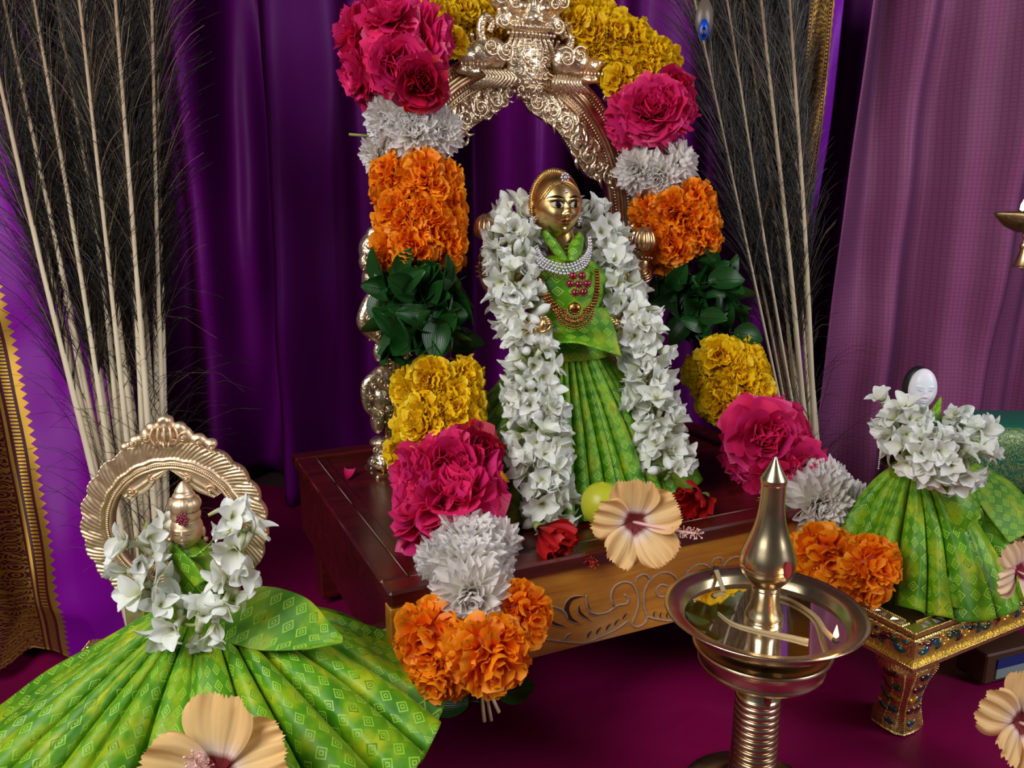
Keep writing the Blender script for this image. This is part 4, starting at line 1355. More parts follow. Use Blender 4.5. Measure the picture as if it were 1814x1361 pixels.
for (px, py, f_, hd) in ((282, 1030, .452, (0.1, -.3, 1)), (398, 1030, .458, (-.1, -.3, 1))):
    mb = MB(); q = LS(px, py, f_)
    tube(mb, catmull([(fc.x + (q.x - fc.x) * .6, fc.y + .004, fc.z - .02), (q.x * 1.0, q.y + .008, q.z + .000), tuple(q)], 14), np.linspace(.0055, .0042, 14), 12)
    for j in range(3):
        lathe(mb, [(.0042, -.0007), (.0051, 0), (.0042, .0007)], 20, (q.x, q.y, q.z + .001 + .0018 * j))
    hand(mb, (q.x, q.y, q.z + .005), hd, (0, -1, .1), .0066, .8)
    mb.obj('arm', M['small_gold'], small)
cx_, cy_ = fc.x - .001, fc.y + .016
hem2 = lambda t: .150 + .010 * np.exp(-((np.mod(t + PI, 2 * PI) - PI + 1.35) / .7) ** 2) + .012 * np.exp(-((np.mod(t + PI, 2 * PI) - PI - .9) / .4) ** 2) - .055 * np.clip(-np.cos(t), 0, 1)
skirt('skirt', small, (cx_, cy_),   .012, hem2, zw + .003, lambda t: -.002 - .036 * np.exp(-((np.mod(t + PI, 2 * PI) - PI + 1.5) / .75) ** 2), 30, .0068, 9, p=1.0, q=0.9, k=900, m=80, arc=(-PI * .84, PI * .84), dense=.16, sag=0.006)
cloth('cloth_flap', small, [[PF(376, 1128, .455), PF(392, 1090, .462), PF(430, 1048, .478), PF(462, 1036, .488)],
                            [PF(410, 1140, .447), PF(440, 1105, .455), PF(475, 1065, .468), PF(500, 1042, .478)],
                            [PF(462, 1151, .444), PF(500, 1122, .452), PF(530, 1085, .462), PF(548, 1062, .470)],
                            [PF(530, 1148, .446), PF(555, 1135, .451), PF(575, 1120, .456), PF(588, 1105, .462)],
                            [PF(604, 1136, .450), PF(606, 1133, .451), PF(607, 1130, .452), PF(608, 1127, .454)]], 60, 50, .0016, 8, Msi)

ra = thing('round_gold_arch', 'round matte gold arch with leafy scalloped rim behind the small left figure', 'arch', tuple(PF(312, 930, .510)), math.radians(3))
rc = ra.location.copy()
RI = Matrix.Rotation(-math.radians(3), 3, 'Z')
Ro, Rb = .0565, .0385
TH_ = np.linspace(-0.92, PI + 0.92, 460)


def ringpts(R, sc=0.0, n=0):
    return [(R * (1 + sc * abs(math.sin(n * t / 2))) * math.cos(t), R * (1 + sc * abs(math.sin(n * t / 2))) * math.sin(t)) for t in TH_]


def ring_h(S, T):
    rim = .0018 * np.exp(-((T - .06) / .05) ** 2) + .0022 * np.exp(-((T - .34) / .035) ** 2) + .0014 * np.exp(-((T - .22) / .03) ** 2)
    k = 23
    a = S * k + 0.30 * (T - .4)
    leaf = np.where(T > .38, (0.0010 * np.abs(np.sin(PI * a)) ** .6 + .0011 * np.abs(np.sin(PI * (a * 4 + T * 3.2)))) * (.35 + .65 * np.clip((T - .38) / .4, 0, 1)), 0)
    return .0008 + rim + leaf


mb = MB(); I_, O_ = np.array(ringpts(Rb)), np.array(ringpts(Ro, .035, 23))
S, T = np.meshgrid(np.linspace(0, 1, 460), np.linspace(0, 1, 34), indexing='ij')
P = I_[:, None] * (1 - T[..., None]) + O_[:, None] * T[..., None]
H = ring_h(S, T)
ringv = np.concatenate([np.stack([P[..., 0], -.002 - H, P[..., 1]], -1), np.stack([P[..., 0], np.full_like(H, .003), P[..., 1]], -1)[:, ::-1]], 1)
mb.add(ringv, grid_faces(460, 68, False, True) + [tuple(range(68)), tuple(459 * 68 + j for j in range(68))[::-1]])
mb.obj('rim', M['small_gold'], ra)
mb = MB()
for t in np.linspace(-.88, PI + .88, 150):
    ball(mb, ((Rb + .0032) * math.cos(t), -.0038, (Rb + .0032) * math.sin(t)), .00085, 6, 4)
tag(mb.obj('beading', M['small_gold'], ra), kind='stuff')
mb = MB()
for sg in (1, -1):
    th = np.linspace(PI / 2, 0.62, 24)
    A_ = [((Rb + .0006) * math.cos(t) * sg, (Rb + .0006) * math.sin(t)) for t in th]
    dep = .0005 + .0062 * np.abs(np.sin(np.linspace(0.05, 2 * PI - .05, 24) / 2 * 1.0)) + .0045 * np.clip(np.linspace(-.6, 1, 24), 0, 1)
    B_ = [((Rb + .0006 - dep[i] * 1.35) * math.cos(t) * sg, (Rb + .0006 - dep[i] * 1.35) * math.sin(t)) for i, t in enumerate(th)]
    relief(mb, A_, B_, lambda S, T: .0006 + .0006 * np.abs(np.sin(PI * 30 * S)) * (T > .75) + .0007 * np.exp(-((T - .55) / .1) ** 2), .004, 150, 16)
    spiral(mb, (sg * .0245, .0245), .0032, 1.4, 0, .0007, sg, y=-.0034)
    spiral(mb, (sg * .0105, .0325), .0030, 1.4, 2, .0006, -sg, y=-.0034)
mb.obj('inner_cusp', M['small_gold'], ra)
mb = MB()
for (x_, z_, rx, rz_) in ((0, .0605, .0055, .0052), (0, .0665, .0050, .0045), (-.0115, .0600, .0050, .0062), (.0115, .0600, .0050, .0062), (-.0085, .0655, .0042, .0036), (.0085, .0655, .0042, .0036),
                          (-.0025, .0700, .0026, .0030), (.0025, .0700, .0026, .0030), (0, .0712, .003, .0026), (-.0190, .0570, .0045, .0040), (.0195, .0570, .0050, .0045), (-.0255, .0535, .0035, .0030), (.027, .0545, .0040, .0036), (0, .0535, .0085, .0045)):
    ball(mb, (x_, -.0015, z_), (rx, .0042, rz_), 12, 9)
merged(mb.obj('finial', M['small_gold'], ra), .0009)
mb = MB()
for j in range(5):
    tube(mb, catmull([((j - 2) * .003, -.006, .0545), ((j - 2) * .0042, -.0066, .060), ((j - 2) * .0034, -.005, .0665)], 8), .0008, 5)
for (x_, z_, r_) in ((-.0115, .060, .003), (.0115, .060, .003), (-.02, .0565, .0025), (.0205, .0565, .0028), (.0285, .053, .0025)):
    spiral(mb, (x_, z_), r_, 1.4, 1, .0006, 1 if x_ > 0 else -1, y=-.0056)
mb.obj('finial_curls', M['small_gold'], ra)
zfoot = -rc.z + .098
for sg in (-1, 1):
    mb = MB()
    x0 = sg * Rb * .80
    box(mb, (x0 - .006, -.004, zfoot), (x0 + .006, .004, -.028), .001)
    box(mb, (x0 - .009, -.006, zfoot), (x0 + .009, .006, zfoot + .006), .001)
    mb.obj('post', M['small_gold'], ra, False)

# ------------------------------------------------------------------ small figure at the right
RC = PF(1650, 900, .665); RC.z = .0935
ry = math.radians(22)
Mr = Matrix.Translation(RC) @ Matrix.Rotation(ry, 4, 'Z'); Mri = Mr.inverted()
LR = lambda px, py, f: Mri @ PF(px, py, f)
rfig = thing('silver_faced_figure', 'small figure with pale silver face and green brocade skirt on the jewelled stool', 'figurine', RC, ry)
h0 = LR(1634, 690, .655)
s_ = .0168
Mf = Matrix.Translation(h0) @ Matrix.Rotation(math.radians(-32), 4, 'Z') @ Matrix.Diagonal((s_ * .82, s_ * .6, s_, 1))
v, f = head_mesh(110, 80)
glare_mat = NT('glare_silver'); pc = glare_mat.obj()
glare_mat.p(Base_Color=glare_mat.mix(glare_mat.noise(90, 2, pc), hexc(250, 232, 244), hexc(222, 240, 250)), Roughness=.5, Coat_Weight=.2)  # near-white base puts the glare on the silver face into its colour
rh = tf(MB().add(v * [1, 1, 1], f), Mf).obj('face', glare_mat.m, rfig)
mb = MB(); ball(mb, (-.18, .55, .04), (.82, .85, 1.02), 24, 18); tf(mb, Mf).obj('hair', simple('black_hair', (.01, .008, .012), .45), rfig)
for sg in (-1, 1):
    mb = MB(); eye_parts(mb, sg, .01, .14, .02, bend=.01, nz=3); tf(mb, Mf).obj('eye', simple('pale_eye', hexc(150, 165, 190), .5), rh)
loft(mb := MB(), [(h0.x, h0.y + .004, .088, .016, .014), (h0.x, h0.y + .004, .115, .020, .015), (h0.x, h0.y + .004, .135, .014, .012), (h0.x, h0.y + .003, h0.z - .012, .007, .007)], 26)
mb.obj('bodice', M['brocade'], rfig)
cloth('collar', rfig, [[PF(1636, 742, .622), PF(1650, 722, .622), PF(1668, 700, .63)], [PF(1612, 742, .618), PF(1646, 744, .612), PF(1670, 728, .62)], [PF(1605, 752, .635), PF(1640, 770, .625), PF(1672, 765, .632)]], 16, 12, .0008, 2, Mri)
zr = LR(1640, 842, .655).z
hem3 = lambda t: 1 / np.sqrt((np.sin(t) / np.where(np.sin(t) < 0, .054, .092)) ** 2 + (np.cos(t) / np.where(np.cos(t) > 0, .086, .05)) ** 2)
skirt('skirt', rfig, (h0.x + .002, h0.y + .003), .010, hem3, zr + .004, 0.0012, 13, .0085, 14, p=.85, q=1.15, dense=.1, sag=.004, k=620)
cloth('cloth_flap', rfig, [[PF(1650, 838, .632), PF(1672, 832, .630), PF(1694, 832, .632), PF(1716, 838, .638)], [PF(1664, 875, .616), PF(1692, 870, .612), PF(1718, 872, .616), PF(1735, 880, .624)],
                           [PF(1685, 918, .608), PF(1708, 910, .604), PF(1728, 905, .608), PF(1738, 905, .616)], [PF(1698, 950, .606), PF(1712, 942, .604), PF(1726, 930, .606), PF(1739, 916, .612)]], 40, 30, .0006, 3, Mri)
cloth('cloth_swathe', rfig, [[PF(1700, 838, .655), PF(1715, 828, .668), PF(1728, 820, .680)], [PF(1735, 890, .635), PF(1765, 865, .655), PF(1785, 850, .672)],
                             [PF(1765, 930, .622), PF(1800, 905, .642), PF(1822, 885, .662)], [PF(1790, 962, .618), PF(1830, 940, .636), PF(1860, 925, .66)]], 50, 30, .001, 5, Mri)
cloth('cloth_swathe', rfig, [[PF(1690, 1000, .600), PF(1735, 995, .606), PF(1775, 1005, .612)], [PF(1680, 1035, .588), PF(1730, 1030, .592), PF(1770, 1035, .602)],
                             [PF(1688, 1075, .580), PF(1712, 1078, .582), PF(1752, 1052, .592)]], 40, 40, .0016, 7, Mri)
mb = MB()      # raised bronze hand at the side
q = LR(1572, 770, .645)
tube(mb, catmull([tuple(h0 + Vector((-.012, 0, -.03))), tuple(q + Vector((.002, 0, -.02))), tuple(q)], 12), np.linspace(.007, .0055, 12), 12)
hand(mb, q, (0, -.1, 1), (.8, -.6, 0), .012, .35)
mb.obj('arm', metal_mat('dark_bronze', hexc(110, 50, 26), hexc(30, 12, 10), .3, 60, .1, False), rfig)
mb = MB()
bead_row(mb, [tuple(LR(1566, 775, .64)), tuple(LR(1560, 800, .638)), tuple(LR(1556, 832, .636))], .0018, .0008)
mb.obj('chain', M['diamond'], rfig)
pd = thing('round_pendant', 'dark stone pendant in gold below the white flowers on the right figure', 'pendant', tuple(PF(1666, 848, .606)))
mb = MB(); ball(mb, (0, 0, 0), .0036, 12, 9); mb.obj('dark_stone', M['black'], pd)
mb = MB()
for j in range(22):
    a_ = j / 22 * 2 * PI
    ball(mb, (.0060 * math.cos(a_), .001, .0060 * math.sin(a_) - .001), .0010, 6, 4)
    ball(mb, (.0042 * math.cos(a_), .0005, .0042 * math.sin(a_) - .001), .0008, 6, 4)
for j in range(9):
    ball(mb, ((j - 4) * .0018, .0005, -.0085 + .0004 * (j - 4) ** 2 * .6), .0012, 6, 4)
mb.obj('setting', M['antique'], pd)

# ------------------------------------------------------------------ petals and flower heads
def petal(L, W, prof, nx, ny, b0, bend, cup, ruf=0.0, rf=3.0, ph=0.0, notch=0.0, nk=5):
    u = np.linspace(-1, 1, nx + 1); v = np.linspace(0, 1, ny + 1)
    a = b0 + bend * v
    y = np.concatenate([[0], np.cumsum((np.cos(a[1:]) + np.cos(a[:-1])) / 2)]) * L / ny
    z = np.concatenate([[0], np.cumsum((np.sin(a[1:]) + np.sin(a[:-1])) / 2)]) * L / ny
    U, V = np.meshgrid(u, v)
    w = prof(v)[:, None] * W
    X = U * w
    Y = y[:, None] + 0 * U; Z = z[:, None] + cup * W * U ** 2 * prof(v)[:, None]
    if ruf:
        D = ruf * V ** 1.6 * np.sin(rf * PI * U + ph) * (0.4 + 0.6 * np.abs(U))
        Y = Y - D * np.sin(a)[:, None]; Z = Z + D * np.cos(a)[:, None]
    if notch:
        Y = Y + notch * V ** 5 * (np.abs(np.sin(nk * U * PI / 2 + ph)) - .5) - notch * 2 * V ** 3 * U ** 4
    uv = np.stack([U * .5 + .5, V], -1)
    return np.stack([X, Y, Z], -1).reshape(-1, 3), uv.reshape(-1, 2), grid_faces(ny + 1, nx + 1)


def pdir(azim, pol, twist=0.0):
    """frame: Y axis of the petal at polar angle pol from +Z, its face (Z) towards the flower's axis"""
    d = np.array([math.sin(pol) * math.cos(azim), math.sin(pol) * math.sin(azim), math.cos(pol)])
    up = np.array([-math.cos(pol) * math.cos(azim), -math.cos(pol) * math.sin(azim), math.sin(pol)])
    x = np.cross(d, up)
    c, s = math.cos(twist), math.sin(twist)
    x, up = x * c + up * s, up * c - x * s
    return np.stack([x, d, up], 1)


ROUND = lambda v: np.sin(np.clip(v * .86 + .14, 0, 1) * PI * .80) ** .8 * (1 - .25 * v ** 6)
FAN = lambda v: .28 + .72 * np.sin(v * PI * .56)
STRAP = lambda v: (.55 + .45 * np.sin(v * PI * .75)) * np.sqrt(np.clip(1.03 - v ** 7, 0, 1))
TEP = lambda v: np.sin(np.clip(v * .95 + .03, 0, 1) * PI) ** .72 * (.85 + .2 * v) + .02
OVAL = lambda v: np.sin(np.clip(v * .93 + .05, 0, 1) * PI) ** .75 * (1 - .3 * v) + .02


def marigold(seed, R=1.0, N=120):
    r = np.random.default_rng(seed); mb = MB()
    for i in range(N):
        t = (i + .5) / N
        pol = math.acos(1 - 1.45 * t)
        az = i * 2.39996 + r.uniform(-.3, .3)
        F = pdir(az, pol + r.uniform(-.25, .25), r.uniform(-.5, .5))
        p, uv, f = petal(.52 * R * r.uniform(.8, 1.2), .25 * R * r.uniform(.8, 1.25), FAN, 5, 3, r.uniform(-.3, .1), r.uniform(.2, .9) * (1 if r.random() < .6 else -1), r.uniform(-.3, .9), .085 * R, r.uniform(2, 3.4), r.uniform(0, 6), .05 * R, 5)
        d = np.array([math.sin(pol) * math.cos(az), math.sin(pol) * math.sin(az), math.cos(pol)])
        base = d * R * r.uniform(.42, .62) * np.array([1, 1, .8])
        mb.add(p @ F.T + base, f, uv)
    ball(mb, (0, 0, -.05 * R), (R * .62, R * .62, R * .5), 10, 8)
    return mb


def mum(seed, R=1.0, N=110):
    r = np.random.default_rng(seed); mb = MB()
    for i in range(N):
        t = (i + .5) / N
        pol = .15 + 1.75 * t ** .8
        F = pdir(i * 2.39996 + r.uniform(-.15, .15), pol + r.uniform(-.1, .1), r.uniform(-.3, .3))
        L = R * (.45 + .62 * t ** .6) * r.uniform(.85, 1.12)
        p, uv, f = petal(L, .135 * R * r.uniform(.85, 1.2), STRAP, 4, 5, -.25, r.uniform(.2, .9), r.uniform(.5, 1.1), .02 * R, 2, r.uniform(0, 6))
        mb.add(p @ F.T, f, uv)
    return mb


def rose(seed, R=1.0, N=42):
    r = np.random.default_rng(seed); mb = MB()
    for i in range(N):
        t = (i + .5) / N
        pol = .12 + 1.35 * t ** .9
        F = pdir(i * 2.39996 + r.uniform(-.3, .3), pol + r.uniform(-.12, .12), r.uniform(-.35, .35))
        L = R * (.72 + .32 * t) * r.uniform(.9, 1.1)
        b = (1.0 - 1.9 * t) + r.uniform(-.3, .3)
        p, uv, f = petal(L, R * (.30 + .36 * t) * r.uniform(.85, 1.15), FAN, 9, 7, -.15, b, .75 - .5 * t + r.uniform(-.15, .2), .06 * R, r.uniform(.9, 2.0), r.uniform(0, 6), .018 * R, 2)
        mb.add(p @ F.T, f, uv)
    return mb


def tuberose(seed, R=1.0, opening=1.0):
    r = np.random.default_rng(seed); mb = MB()
    tube(mb, catmull([(0, 0, -R * 1.0), (R * .08, 0, -R * .5), (0, 0, 0)], 8), np.linspace(.07, .15, 8) * R, 8)
    mb.uv[-1][:, 1] = .3 * mb.uv[-1][:, 0]
    for i in range(6):
        pol = (.85 if i % 2 else 1.15) * opening + r.uniform(-.15, .15)
        F = pdir(i * PI / 3 + r.uniform(-.12, .12), pol, r.uniform(-.25, .25))
        p, uv, f = petal(R * r.uniform(.9, 1.08), R * r.uniform(.29, .36), TEP, 6, 8, .45, -.95 + r.uniform(-.4, .6), .45, .03 * R, 1.5, r.uniform(0, 6))
        mb.add(p @ F.T + [0, 0, -.05 * R], f, uv)
    for i in range(3):
        a = i * 2.1
        ball(mb, (.07 * R * math.cos(a), .07 * R * math.sin(a), .05 * R), (.035 * R, .035 * R, .1 * R), 6, 4)
    mb.uv[-1][:, 1] = .05
    return mb


def bud(seed, R=1.0):
    mb = MB()
    tube(mb, catmull([(0, 0, -R), (R * .1, 0, -R * .4), (R * .03, 0, 0), (0, 0, R * .5), (0, 0, R * .75)], 14), np.array([.06, .07, .08, .09, .1, .12, .15, .19, .22, .23, .2, .15, .09, .03]) * R, 9)
    mb.uv[-1][:, 1] = mb.uv[-1][:, 0]
    return mb


def leafm(seed, R=1.0):
    r = np.random.default_rng(seed); mb = MB()
    p, uv, f = petal(R, R * r.uniform(.30, .38), OVAL, 8, 10, .1, r.uniform(-.9, .6), .55, .03 * R, r.uniform(1, 2), r.uniform(0, 6))
    mb.add(p, f, uv)
    P = p.reshape(11, 9, 3)[:, 4] + [0, 0, .004 * R]
    tube(mb, P, np.linspace(.014, .004, 11) * R, 4)
    tube(mb, [P[0] - [0, .2 * R, 0], P[0]], .014 * R, 5)
    return mb


MESH = {}
for key, fn, mt, n in (('orange_marigold', marigold, 'marigold_o', 4), ('yellow_marigold', marigold, 'marigold_y', 4), ('white_chrysanthemum', mum, 'mum', 3),
                       ('pink_rose', rose, 'rose', 4), ('crimson_rose', rose, 'rose_red', 2), ('leaf', leafm, 'leaf', 5)):
    MESH[key] = [fn(100 + i + len(key)).mesh(key, M[mt]) for i in range(n)]
MESH['tuberose'] = [tuberose(i, 1.0, (1.0, .8, 1.15, .6, .95)[i]).mesh('tuberose', M['tuber']) for i in range(5)]
MESH['tuberose_bud'] = [bud(0).mesh('tuberose_bud', M['tuber'])]


def orient(d, roll, up=None):
    d = Vector(d).normalized()
    return (d.to_track_quat('Z', 'Y').to_matrix() @ Matrix.Rotation(roll, 3, 'Z')).to_4x4()


def put(key, parent, pos, d, size, rr, tilt=1.0):
    me = MESH[key][rr.randrange(len(MESH[key]))]
    mt = Matrix.Translation(pos) @ orient(d, rr.uniform(0, 2 * PI)) @ Matrix.Diagonal((size, size, size * tilt, 1))
    return link(key, me, parent, mat=mt)


CAMV = Vector((0, 0, CAM_H))


def section(parent, pts, key, n, ring, size, rr, jitter=.25, back=True, start=0.0, camv=None):
    """rings of flower heads around the strand between two stretches of its path"""
    P = catmull(pts, 60); T, N, B = frames(P)
    L = np.linalg.norm(np.diff(P, axis=0), axis=1).sum()
    lv = max(1, round(n))
    for i in range(lv):
        k = int((i + .5) / lv * 59)
        c = Vector(P[k]); t = Vector(T[k]); toc = (camv - c); toc -= t * toc.dot(t); toc.normalize(); side = t.cross(toc)
        m = 5 if ring > 0 else 1
        for j in range(m):
            a = j * 2 * PI / m + i * 1.0 + start + rr.uniform(-jitter, jitter)
            if ring > 0 and abs(a % (2 * PI) - PI) < .75 and not back:
                continue
            d = toc * math.cos(a) + side * math.sin(a)
            put(key, parent, c + d * ring + t * rr.uniform(-.2, .2) * size, d + t * rr.uniform(-.35, .35), size * rr.uniform(.92, 1.1), rr)


def strand(label, plan, seed, name='flower_garland', thread=None):
    rr = random.Random(seed)
    p0 = PF(*plan[0][1][0])
    t = thing(name, label, 'garland', tuple(p0))
    allp = []
    for (key, pts, n, ring, size) in plan:
        P = [tuple(PF(*q) - p0) for q in pts]
        allp += P
        if key == 'leaf':
            Q = catmull(P, 60); T, N, B = frames(Q)
            for i in range(n):
                k = int(rr.random() * 59); c = Vector(Q[k]); tt = Vector(T[k])
                toc = (CAMV - p0 - c); toc -= tt * toc.dot(tt); toc.normalize(); side = tt.cross(toc)
                a = rr.uniform(-2.2, 2.2)
                d = toc * math.cos(a) + side * math.sin(a)
                q = c + d * ring * rr.uniform(.3, 1.0)
                # leaf lies roughly along a random direction with its face outwards
                y = (side * rr.uniform(-1, 1) * 1.1 + tt * rr.uniform(-.9, 1) + d * .45).normalized()
                z = (d + Vector((rr.uniform(-.6, .6), rr.uniform(-.6, .6), rr.uniform(-.3, .7)))); z = (z - y * z.dot(y)).normalized()
                x = y.cross(z)
                Mx = Matrix((x, y, z)).transposed().to_4x4()
                s = size * rr.uniform(.75, 1.2)
                link('leaf', MESH['leaf'][rr.randrange(5)], t, mat=Matrix.Translation(q - y * s * .35) @ Mx @ Matrix.Diagonal((s, s, s, 1)))
        else:
            section(t, P, key, n, ring, size, rr, back=False, camv=CAMV - p0)
    mb = MB(); tube(mb, catmull(allp, 80), .0022, 6); mb.obj('thread', M['straw'], t)
    return t, p0, rr


gl, p0, rr = strand('mixed flower garland falling down the left side of the brass arch past the platform edge', [
    ('yellow_marigold', [(880, 50, .875), (845, 42, .868), (800, 36, .85), (755, 28, .82), (722, 22, .80)], 5, .012, .0165),
    ('pink_rose', [(700, 52, .765), (694, 95, .752), (702, 140, .752)], 2, .024, .0275),
    ('white_chrysanthemum', [(722, 205, .752), (735, 252, .748)], 2, .021, .0245),
    ('orange_marigold', [(738, 300, .742), (742, 385, .732), (745, 455, .722)], 5, .0225, .0195),
    ('leaf', [(742, 480, .716), (742, 550, .706), (752, 622, .696)], 84, .034, .033),
    ('yellow_marigold', [(772, 668, .686), (776, 725, .674), (780, 775, .662)], 4, .0215, .0185),
    ('pink_rose', [(792, 825, .645), (795, 880, .628), (800, 925, .612)], 2, .0155, .0345),
    ('white_chrysanthemum', [(822, 985, .582), (828, 1045, .545)], 2, .0185, .0290),
    ('orange_marigold', [(832, 1110, .525), (832, 1150, .52)], 1, .012, .0235)], 41)
put('crimson_rose', gl, PF(742, 148, .722) - p0, (.3, -1, 0), .0245, rr)
put('crimson_rose', gl, PF(838, 800, .640) - p0, (.8, -1, .4), .025, rr)
put('orange_marigold', gl, PF(765, 1130, .492) - p0, (-.4, -1, .15), .0245, rr)
put('orange_marigold', gl, PF(866, 1155, .474) - p0, (.2, -1, -.1), .0260, rr)
put('orange_marigold', gl, PF(785, 1185, .480) - p0, (-.2, -1, -.3), .021, rr)
put('orange_marigold', gl, PF(922, 1090, .51) - p0, (.8, -1, .2), .0215, rr)
put('yellow_marigold', gl, PF(728, 800, .655) - p0, (-.4, -1, .1), .020, rr)
put('yellow_marigold', gl, PF(800, 76, .80) - p0, (.2, -1, 0), .014, rr)
put('white_chrysanthemum', gl, PF(878, 960, .582) - p0, (.4, -1, .3), .022, rr)
put('white_chrysanthemum', gl, PF(690, 208, .735) - p0, (-.4, -1, 0), .025, rr)
put('white_chrysanthemum', gl, PF(668, 275, .745) - p0, (-1, -1, -.2), .020, rr)
put('white_chrysanthemum', gl, PF(780, 235, .738) - p0, (.4, -1, -.1), .022, rr)
put('white_chrysanthemum', gl, PF(835, 1055, .50) - p0, (0, -1, .1), .0270, rr)
for (px, py, f_, y_, s_) in ((800, 1245, .497, (-1, 0, -.1), .040), (830, 1242, .49, (-1, -.1, .15), .034), (880, 1228, .497, (1, 0, .3), .030), (735, 630, .69, (0, -.1, -1), .038)):
    y = Vector(y_).normalized(); z = Vector((.1, -.9, .5)); z = (z - y * z.dot(y)).normalized(); x = y.cross(z)
    link('leaf', MESH['leaf'][1], gl, mat=Matrix.Translation(PF(px, py, f_) - p0) @ Matrix((x, y, z)).transposed().to_4x4() @ Matrix.Diagonal((s_, s_, s_, 1)))
for (a, b) in (((852, 1215, .498), (858, 1278, .494)), ((862, 1215, .496), (884, 1262, .492)), ((858, 1215, .50), (870, 1276, .499))):
    mb = MB(); tube(mb, [tuple(PF(*a) - p0), tuple(PF(*b) - p0)], .0021, 8, flat=.6); mb.obj('straw_end', M['straw'], gl)
mb = MB(); tube(mb, [tuple(PF(618, 238, .735) - p0), tuple(PF(675, 243, .742) - p0)], .0012, 7); mb.obj('stem_end', M['stem_green'], gl)

gr, p0, rr = strand('thick mixed flower garland falling down the right side of the brass arch behind the lamp', [
    ('yellow_marigold', [(1000, 40, .885), (1050, 58, .885), (1100, 85, .885), (1140, 115, .885), (1160, 130, .882)], 6, .016, .0185),
    ('pink_rose', [(1150, 185, .868), (1162, 225, .862)], 1, .0165, .033),
    ('white_chrysanthemum', [(1168, 290, .862), (1178, 320, .86)], 1, .0185, .027),
    ('orange_marigold', [(1188, 360, .85), (1200, 405, .845), (1215, 445, .84)], 4, .0225, .020),
    ('leaf', [(1218, 480, .835), (1235, 530, .83), (1255, 585, .82)], 80, .034, .033),
    ('yellow_marigold', [(1272, 632, .81), (1292, 675, .80), (1308, 718, .79)], 4, .0215, .020),
    ('pink_rose', [(1345, 765, .775), (1372, 820, .765)], 2, .014, .0355),
    ('white_chrysanthemum', [(1425, 865, .735), (1462, 920, .705)], 2, .0205, .029),
    ('orange_marigold', [(1480, 990, .695), (1490, 1010, .69)], 1, .020, .023)], 57)
put('crimson_rose', gr, PF(1185, 165, .865) - p0, (.3, -1, .5), .026, rr)
put('pink_rose', gr, PF(1150, 200, .845) - p0, (-.1, -1, .1), .031, rr)
put('yellow_marigold', gr, PF(1096, 140, .872) - p0, (-.4, -1, -.1), .0185, rr)
put('white_chrysanthemum', gr, PF(1128, 300, .85) - p0, (-.5, -1, 0), .026, rr)
put('pink_rose', gr, PF(1345, 770, .745) - p0, (0, -1, .1), .0365, rr)
put('pink_rose', gr, PF(1412, 835, .735) - p0, (.4, -1, .1), .031, rr)
put('pink_rose', gr, PF(1370, 845, .735) - p0, (-.3, -1, -.1), .031, rr)
put('orange_marigold', gr, PF(1462, 985, .645) - p0, (-.1, -1, .1), .0265, rr)
put('orange_marigold', gr, PF(1540, 998, .600) - p0, (.3, -1, .1), .0225, rr)
put('orange_marigold', gr, PF(1535, 1032, .598) - p0, (.1, -1, -.4), .0190, rr)
put('orange_marigold', gr, PF(1415, 985, .67) - p0, (-.6, -1, .1), .020, rr)
put('white_chrysanthemum', gr, PF(1395, 905, .705) - p0, (-.4, -1, .1), .031, rr)
put('white_chrysanthemum', gr, PF(1500, 905, .695) - p0, (.5, -1, .2), .030, rr)
put('white_chrysanthemum', gr, PF(1450, 895, .68) - p0, (0, -1, .1), .033, rr)
for (px, py, f_, y_, s_) in ((1500, 1050, .672, (.7, -.1, -.7), .03), (1530, 1068, .675, (1, 0, -.2), .032), (1255, 500, .80, (1, -.2, .2), .036), (1300, 590, .80, (1, -.1, -.1), .032)):
    y = Vector(y_).normalized(); z = Vector((.1, -.9, .5)); z = (z - y * z.dot(y)).normalized(); x = y.cross(z)
    link('leaf', MESH['leaf'][2], gr, mat=Matrix.Translation(PF(px, py, f_) - p0) @ Matrix((x, y, z)).transposed().to_4x4() @ Matrix.Diagonal((s_, s_, s_, 1)))


def tub_garland(label, pts, n, ring, size, seed, buds=.12, down=-.35, bias=1.0):
    rr = random.Random(seed)
    p0 = PF(*pts[0])
    t = thing('white_flower_garland', label, 'garland', tuple(p0))
    P = catmull([tuple(PF(*q) - p0) for q in pts], 200); T, N, B = frames(P)
    mb = MB(); tube(mb, P, .0013, 6); mb.obj('thread', M['stem_green'], t)
    for i in range(n):
        k = min(199, int((i + rr.random()) / n * 200))
        c = Vector(P[k]); tt = Vector(T[k])
        toc = (CAMV - p0 - c); toc -= tt * toc.dot(tt); toc.normalize(); side = tt.cross(toc)
        a = (i * 2.39996) % (2 * PI) - PI
        a *= .72
        d = (toc * math.cos(a) + side * math.sin(a))
        q = c + d * ring * rr.uniform(.45, 1.05)
        dd = d * bias + tt * rr.uniform(-.9, .9) + Vector((0, 0, rr.uniform(down, .5)))
        s = size * rr.uniform(.82, 1.15)
        put('tuberose_bud' if rr.random() < buds else 'tuberose', t, q, dd, s, rr)
    return t


